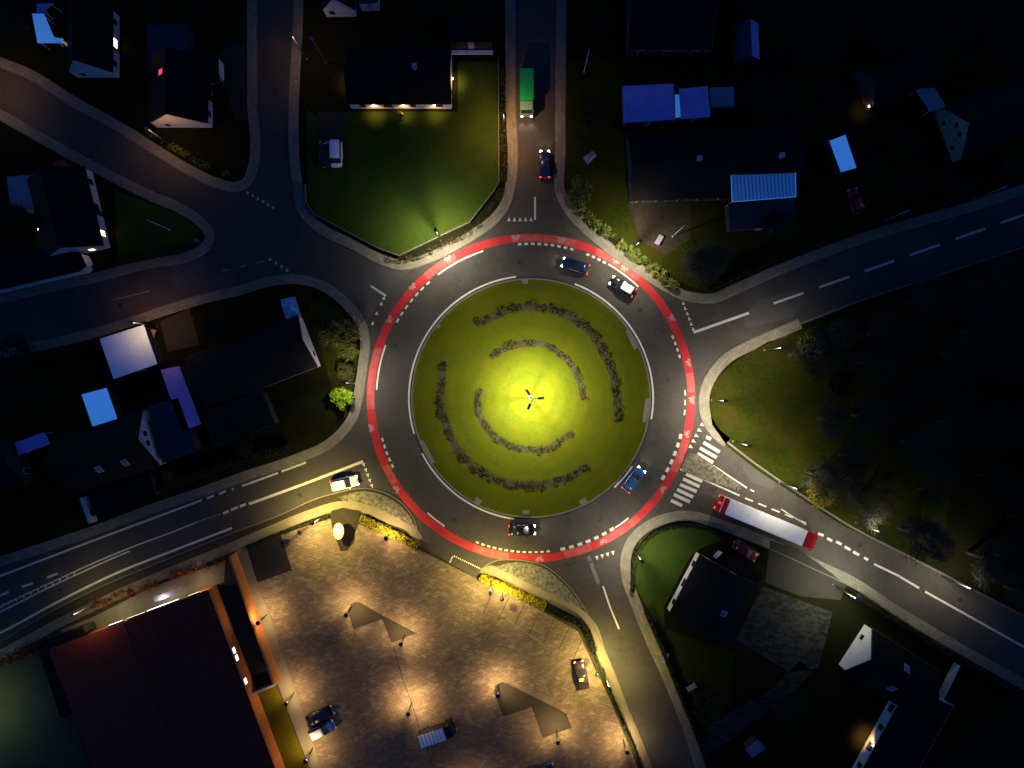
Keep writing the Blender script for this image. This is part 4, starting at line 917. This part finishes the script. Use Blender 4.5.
wall_lamp(863.5, 111, 1.9, 'orange lamp on the nearly black house in the upper right', 12, ORG, math.pi)
wall_lamp(46, 232, 1.9, 'warm porch lamp at the far left house', 14, ORG, 0)
for px, py, p, col in ((172, 598, 300, (1., .95, .85)), (127, 614, 120, (.85, 1., .85)), (92, 622, 45, WARM), (205, 585, 260, WARM)):
    l = on_wall(px, py, 2.7); light_at('POINT', 'shop_front_light', (Lx + .8, l.y, 2.6), p, col, sm, .2)

# ------------------------------------------------------------------ vehicles
def loft(b, st):
    """st: list of rings (lists of points, same count)"""
    n = len(st[0]); vs = [p for r in st for p in r]; fs = []
    for k in range(len(st) - 1):
        for i in range(n): fs.append((k * n + i, (k + 1) * n + i, (k + 1) * n + (i + 1) % n, k * n + (i + 1) % n))
    fs += [tuple(range(n)), tuple(reversed(range((len(st) - 1) * n, len(st) * n)))]
    b.add(vs, fs)
def wheel(t, x, y, r=.33, w=.22):
    s = 1 if y > 0 else -1
    wh = MB().tube((x, y - w / 2, r), (x, y + w / 2, r), r, n=18).build('wheel', M['tyre'], t)
    MB().tube((x, y + s * (w / 2), r), (x, y + s * (w / 2 + .02), r), r * .62, n=12).build('rim', M['rim'], wh)
def car(px, py, ang, label, body, roofc=None, L=4.4, wd=1.8, on=False, kind='hatch', z=.14, cat='car', name='car', power=75, group=None):
    c = W(px, py); t = thing(name, label, cat, (c.x, c.y, z), R(ang), group)
    hl, hw = L / 2, wd / 2; P = body if not isinstance(body, str) else M[body]
    def sec(x, w, zt, zb=.22):
        return [(x, -w * .9, zb), (x, w * .9, zb), (x, w, zb + .22), (x, w * .985, zt - .12), (x, w * .86, zt - .01), (x, w * .4, zt + .025), (x, -w * .4, zt + .025), (x, -w * .86, zt - .01), (x, -w * .985, zt - .12), (x, -w, zb + .22)]
    prof = [(-1, .74, .62, .38), (-.975, .88, .80, .26), (-.9, .95, .93, .22), (-.7, .99, .95, .2), (-.3, 1, .93, .2), (.1, 1, .92, .2), (.42, .99, .90, .2), (.7, .96, .84, .2), (.88, .9, .74, .22), (.965, .78, .64, .26), (1, .6, .54, .36)]
    b = MB(); loft(b, [sec(x * hl, w * hw, zt, zb) for x, w, zt, zb in prof]); bo = b.build('body', P, t, True)
    # greenhouse
    if kind == 'hatch': gp = [(-.93, .70, .90), (-.80, .74, 1.38), (-.55, .75, 1.45), (0, .74, 1.47), (.12, .73, 1.43), (.46, .80, .90)]
    elif kind == 'sedan': gp = [(-.72, .72, .90), (-.48, .70, 1.36), (-.3, .71, 1.42), (.0, .71, 1.43), (.12, .70, 1.39), (.46, .80, .90)]
    else: gp = [(-.97, .82, .92), (-.94, .85, 1.7), (-.5, .86, 1.78), (.35, .86, 1.78), (.45, .84, 1.7), (.72, .84, .88)]
    g = MB(); rings = []
    for x, w, zt in gp:
        zt2 = max(zt, .93); rings.append([(x * hl, -hw * .88, .86), (x * hl, hw * .88, .86), (x * hl, hw * w, zt2 - .03), (x * hl, hw * w * .8, zt2), (x * hl, -hw * w * .8, zt2), (x * hl, -hw * w, zt2 - .03)])
    loft(g, rings); g.build('windows', M['glass'], t)
    rp = [q for q in gp if q[2] > 1.3]; rf = MB(); rr = []
    for i, (x, w, zt) in enumerate(rp):
        x2 = x * hl; rr.append([(x2, -hw * w * .93, zt - .015), (x2, hw * w * .93, zt - .015), (x2, hw * w * .88, zt + .02), (x2, 0, zt + .04), (x2, -hw * w * .88, zt + .02)])
    loft(rf, rr); rf.build('roof', (roofc if roofc else P), t, True)
    for s in (1, -1):
        wheel(t, hl * .62, s * (hw - .1)); wheel(t, -hl * .6, s * (hw - .1))
        MB().box((hl * .93, s * hw * .66, .63), (.34, .34, .12), s * -.35).build('headlight', M['head_on' if on else 'head_off'], t)
        MB().box((-hl * .965, s * hw * .72, .74), (.16, .32, .18), s * .2).build('taillight', M['tail_on' if on else 'tail_off'], t)
        MB().box((hl * .33, s * (hw + .09), .98), (.14, .2, .13)).build('mirror', P, t)
        if on: light_at('SPOT', 'headlight_beam', (hl + .12, s * hw * .66, .62), power, (1., .95, .85), t, .05, 80, (0, R(-79), 0), .8)
    if on: light_at('POINT', 'taillight_glow', (-hl - .25, 0, .6), 1.6, (1, .05, .03), t, .1)
    MB().box((-hl - .005, 0, .5), (.02, .5, .11)).build('number_plate', M['trim_white'], t)
    return t
silver, black = paint('silver', (.5, .5, .52)), paint('black', (.010, .011, .014)); navy = paint('navy', (.012, .02, .075)); blue = paint('blue', (.04, .13, .32)); white = paint('white', (.9, .9, .9), .3, 0.)
purple = paint('purple', (.035, .022, .034)); red = paint('red', (.45, .012, .012)); dkblue = paint('dark_blue', (.015, .025, .06)); green = paint('green', (.01, .36, .07), .35, 0.)
ZR = .046
car(544.5, 165.5, 90, 'dark blue car driving up the top street away from the roundabout', navy, L=4.3, on=True, z=ZR, kind='sedan')
car(575, 266.5, 163, 'dark car with red tail lights at the top right of the roundabout', dkblue, L=4.3, on=True, z=ZR)
car(622, 287, 150, 'black car with a white roof following round the roundabout', black, white, L=4.2, on=True, z=ZR)
car(345.5, 482.5, 13, 'white car waiting at the give way line left of the roundabout', white, L=4.3, on=True, z=ZR, power=60)
car(633, 479, 52, 'blue car at the lower right of the roundabout', blue, L=4.3, on=True, z=ZR)
car(522, 529, 1, 'black car at the bottom of the roundabout', black, L=4.2, on=True, z=ZR, kind='sedan')
pc = car(581, 673, 102, 'purple parked car with a small yellow roof sign', purple, L=4.6, z=.146, kind='sedan')
ts = MB().box((-.35, .15, 1.52), (.36, .7, .16)); ts.build('roof_sign', mat_emit('yellow_roof_sign', (1., .85, .1), .5), pc)
car(321.5, 713, 25, 'black parked car beside the silver and blue car', black, L=4.5, z=.146, kind='sedan')
car(323.5, 727.5, 27, 'silver tailed blue parked car just below the black one', blue, white, L=4.4, z=.146)
car(540, 768, 14, 'dark blue parked car cut by the bottom edge', navy, L=4.5, z=.146, kind='sedan')
car(325.5, 156, 90, 'dark car parked left of the white van on the driveway', black, L=4.0, z=.151)
car(337.5, 156, -90, 'white van parked beside the dark car on the driveway', white, L=4.1, wd=1.9, z=.151, kind='van', cat='van', name='van')
car(853, 202, 105, 'red car parked in the dark garden at the right', red, L=3.8, z=.13)
car(744, 549, -35, 'dark red car parked between the black roofed house and the truck', paint('dark_red', (.16, .008, .012)), L=4.3, z=.13)
# canopy (red) in the upper left garden
flat_building('playhouse', 'small red roofed playhouse below the diagonal street', [(54, 162), (64, 160), (67, 170), (57, 173)], 1.6, 'red', 'red', cat='playhouse')
# green lorry
def box_truck(px, py, ang, label, boxm, cabm, L=7., w=2.2, h=3., cab=1.7, on=True, z=ZR, ribs=False, cat='lorry', name='lorry', roofm=None, power=20):
    c = W(px, py); t = thing(name, label, cat, (c.x, c.y, z), R(ang)); hl = L / 2
    bl = L - cab - .15
    bx = MB().box((-hl + bl / 2, 0, .95 + (h - .95) / 2), (bl, w, h - .95)).build('cargo_box', M[boxm] if isinstance(boxm, str) else boxm, t)
    if roofm: MB().box((-hl + bl / 2, 0, h + .015), (bl - .06, w - .1, .03)).build('box_roof', roofm, bx)
    e = MB()
    for s in (1, -1): e.box((-hl + bl / 2, s * w / 2, h - .04), (bl, .05, .08))
    e.build('edge_rail', M['black_metal'] if ribs else (M[boxm] if isinstance(boxm, str) else boxm), bx)
    MB().box((-.2, 0, .75), (L - .8, .9, .22)).build('chassis', M['black_metal'], t)
    cb = MB(); x0, x1 = hl - cab, hl
    def s_(x, zt, wf=1.): return [(x, -w / 2 * wf, .45), (x, w / 2 * wf, .45), (x, w / 2 * wf, zt - .2), (x, w / 2 * .88 * wf, zt), (x, -w / 2 * .88 * wf, zt), (x, -w / 2 * wf, zt - .2)]
    hc = min(h, 2.5); loft(cb, [s_(x0, hc), s_(x1 - .5, hc), s_(x1 - .15, hc * .62 + .1), s_(x1, 1.1, .97)]); cb.build('cab', cabm, t)
    MB().box((x1 - .30, 0, hc * .79), (.05, w * .84, .78), ry=-.42).build('windscreen', M['glass'], t)
    for s in (1, -1):
        for x in (hl - .85, -hl + 1.1) + ((-hl + 2.3,) if L > 9 else ()): wheel(t, x, s * (w / 2 - .17), .42, .26)
        MB().box((hl + .01, s * w * .36, .75), (.12, .36, .2)).build('headlight', M['head_on' if on else 'head_off'], t)
        MB().box((-hl - .01, s * w * .38, .85), (.06, .34, .14)).build('taillight', M['tail_on' if on else 'tail_off'], t)
        MB().box((hl - .45, s * (w / 2 + .16), 1.8), (.08, .24, .42)).build('mirror', M['black_metal'], t)
        if on: light_at('SPOT', 'headlight_beam', (hl + .15, s * w * .36, .75), power, (1., .93, .8), t, .06, 85, (0, R(-78), 0), .8)
    return t
box_truck(526.5, 97.5, -90, 'green lorry with bright headlights on the top street', green, paint('pale_green', (.16, .34, .2)), L=6.6, w=2.05, h=2.9, power=260)
rt = mat_ribbed('ribbed_tarp', (.95, .86, .78), (.5, .42, .40), .55, 0)
box_truck(438.5, 727.5, 18, 'small parked lorry with a ribbed white cargo roof', black, black, L=5.6, w=2.1, h=2.7, cab=1.3, on=False, z=.146, ribs=True, roofm=rt)
# articulated lorry
def artic(px, py, ang, label, z):
    c = W(px, py); t = thing('articulated_lorry', label, 'lorry', (c.x, c.y, z), R(ang)); L = 16.2; hl = L / 2; w = 2.5; h = 3.9
    x0, x1 = -hl, hl - 2.6
    tr = MB().box(((x0 + x1) / 2, 0, 1.15 + (h - 1.15) / 2), (x1 - x0, w, h - 1.15)).build('trailer_box', M['wall_white'], t)
    MB().box(((x0 + x1) / 2, 0, h + .02), (x1 - x0 - .1, w - .1, .04)).build('trailer_roof', paint('white', None), tr)
    sm_ = MB()
    for q in range(11): sm_.box((x0 + .7 + q * (x1 - x0 - 1.4) / 10, 0, h + .05), (.05, w - .16, .02))
    sm_.build('roof_seams', paint('white', None), tr)
    MB().box((x0 - .02, 0, 2.3), (.06, w - .1, 2.2)).build('rear_door', M['paint_red'], tr)
    MB().box((x0 + .38, 0, h + .06), (.78, w - .02, .05)).build('rear_light_smear', M['paint_red'], tr)  # smear of red light at the trailer's rear, painted as a red strip
    MB().box((-.3, 0, .95), (L - 2, .9, .3)).build('chassis', M['black_metal'], t)
    cb = MB()
    def s_(x, zt, wf=1.): return [(x, -1.25 * wf, .45), (x, 1.25 * wf, .45), (x, 1.25 * wf, zt - .25), (x, 1.08 * wf, zt), (x, -1.08 * wf, zt), (x, -1.25 * wf, zt - .25)]
    loft(cb, [s_(hl - 2.35, 3.6), s_(hl - 1.2, 3.55), s_(hl - .5, 3.1), s_(hl - .12, 1.8), s_(hl, 1.1, .96)]); cb.build('cab', M['paint_red'], t)
    MB().box((hl - .29, 0, 2.45), (.05, 2.1, 1.15), ry=-.27).build('windscreen', M['glass'], t)
    for s in (1, -1):
        for x in (hl - 1., hl - 4.2, x0 + 1.6, x0 + 2.9, x0 + 4.2): wheel(t, x, s * 1.05, .5, .3)
        MB().box((hl + .01, s * .95, .8), (.1, .4, .2)).build('headlight', M['head_on'], t)
        MB().box((x0 - .05, s * 1.0, 1.1), (.12, .4, .25)).build('taillight', M['tail_on'], t)
        MB().box((hl - .5, s * 1.42, 2.3), (.1, .26, .5)).build('mirror', M['paint_red'], t)
        MB().box(((x0 + x1) / 2 - 1, s * 1.2, .8), (5, .05, .5)).build('side_guard', M['trim'], t)
        light_at('SPOT', 'headlight_beam', (hl + .15, s * .9, .8), 60, (1., .95, .8), t, .06, 85, (0, R(-78), 0), .8)
        light_at('POINT', 'side_marker_glow', (1.5, s * 1.6, .9), 5, (1, .15, .05), t, .1)
    light_at('POINT', 'taillight_glow', (x0 - .5, 0, 1.1), 14, (1, .04, .03), t, .2)
_p = paint
def paint(name, c, rough=.25, metal=.2):
    return M['paint_' + name] if c is None else _p(name, c, rough, metal)
artic(762.5, 520, -22.5, 'long white articulated lorry with a red cab at lower right', ZR)
# small garden things
flat_building('trailer', 'small tilted pale trailer on the dark lawn beside the top street', [(583, 158), (592, 151), (597, 156), (588, 164)], 1.0, 'roof_slate', 'trim', cat='trailer')
def bench_table(px, py, ang, label):
    c = W(px, py); t = thing('garden_table', label, 'table', (c.x, c.y, .15), R(ang))
    MB().box((0, 0, .73), (1.6, .8, .05)).build('tabletop', M['roof_slate'], t)
    for x in (-.7, .7):
        for y in (-.32, .32): MB().box((x, y, .355), (.06, .06, .7)).build('leg', M['metal'], t)
bench_table(658, 241, 60, 'blue garden table on the patio behind the hedge')
bench_table(690, 685, 30, 'pale garden table in the dark garden right of the side street')
bench_table(155, 335, 70, 'pale garden table beside the driveway near the white flat roof')
bench_table(664, 656, 70, 'blue garden table beside the hedge of the side street')

# ------------------------------------------------------------------ sky, sun, camera
w = bpy.data.worlds.new('World'); sc.world = w; w.use_nodes = True; nt = w.node_tree
bg = next(n for n in nt.nodes if n.type == 'BACKGROUND')
sky = nt.nodes.new('ShaderNodeTexSky'); sky.sky_type = 'NISHITA'; sky.sun_disc = False
sky.sun_elevation = R(2.0); sky.sun_rotation = R(280); sky.ozone_density = 6.
mx = nt.nodes.new('ShaderNodeMix'); mx.data_type = 'RGBA'; mx.blend_type = 'MULTIPLY'; mx.inputs[0].default_value = 1.
mx.inputs[7].default_value = (1.35, 3.9, 4.7, 1); nt.links.new(sky.outputs[0], mx.inputs[6])
nt.links.new(mx.outputs[2], bg.inputs[0]); bg.inputs[1].default_value = .062
sd = bpy.data.lights.new('sun', 'SUN'); sd.energy = .038; sd.angle = R(12); sd.color = (1., .84, .60)
so = bpy.data.objects.new('sun', sd); COL.objects.link(so); so.rotation_euler = (R(50), 0, R(100)); so.location = (0, 0, 60)
cd = bpy.data.cameras.new('camera'); cam = bpy.data.objects.new('camera', cd); COL.objects.link(cam)
cam.location = (0, 0, H); cd.sensor_width = 36; cd.lens = 36 * (S * H) / 1024; cd.clip_end = 6000
sc.camera = cam
sc.view_settings.view_transform = 'Standard'; sc.view_settings.look = 'None'; sc.view_settings.exposure = 0
sc.cycles.use_denoising = True; sc.cycles.max_bounces = 4; sc.cycles.use_light_tree = True
sc.cycles.sample_clamp_indirect = 4
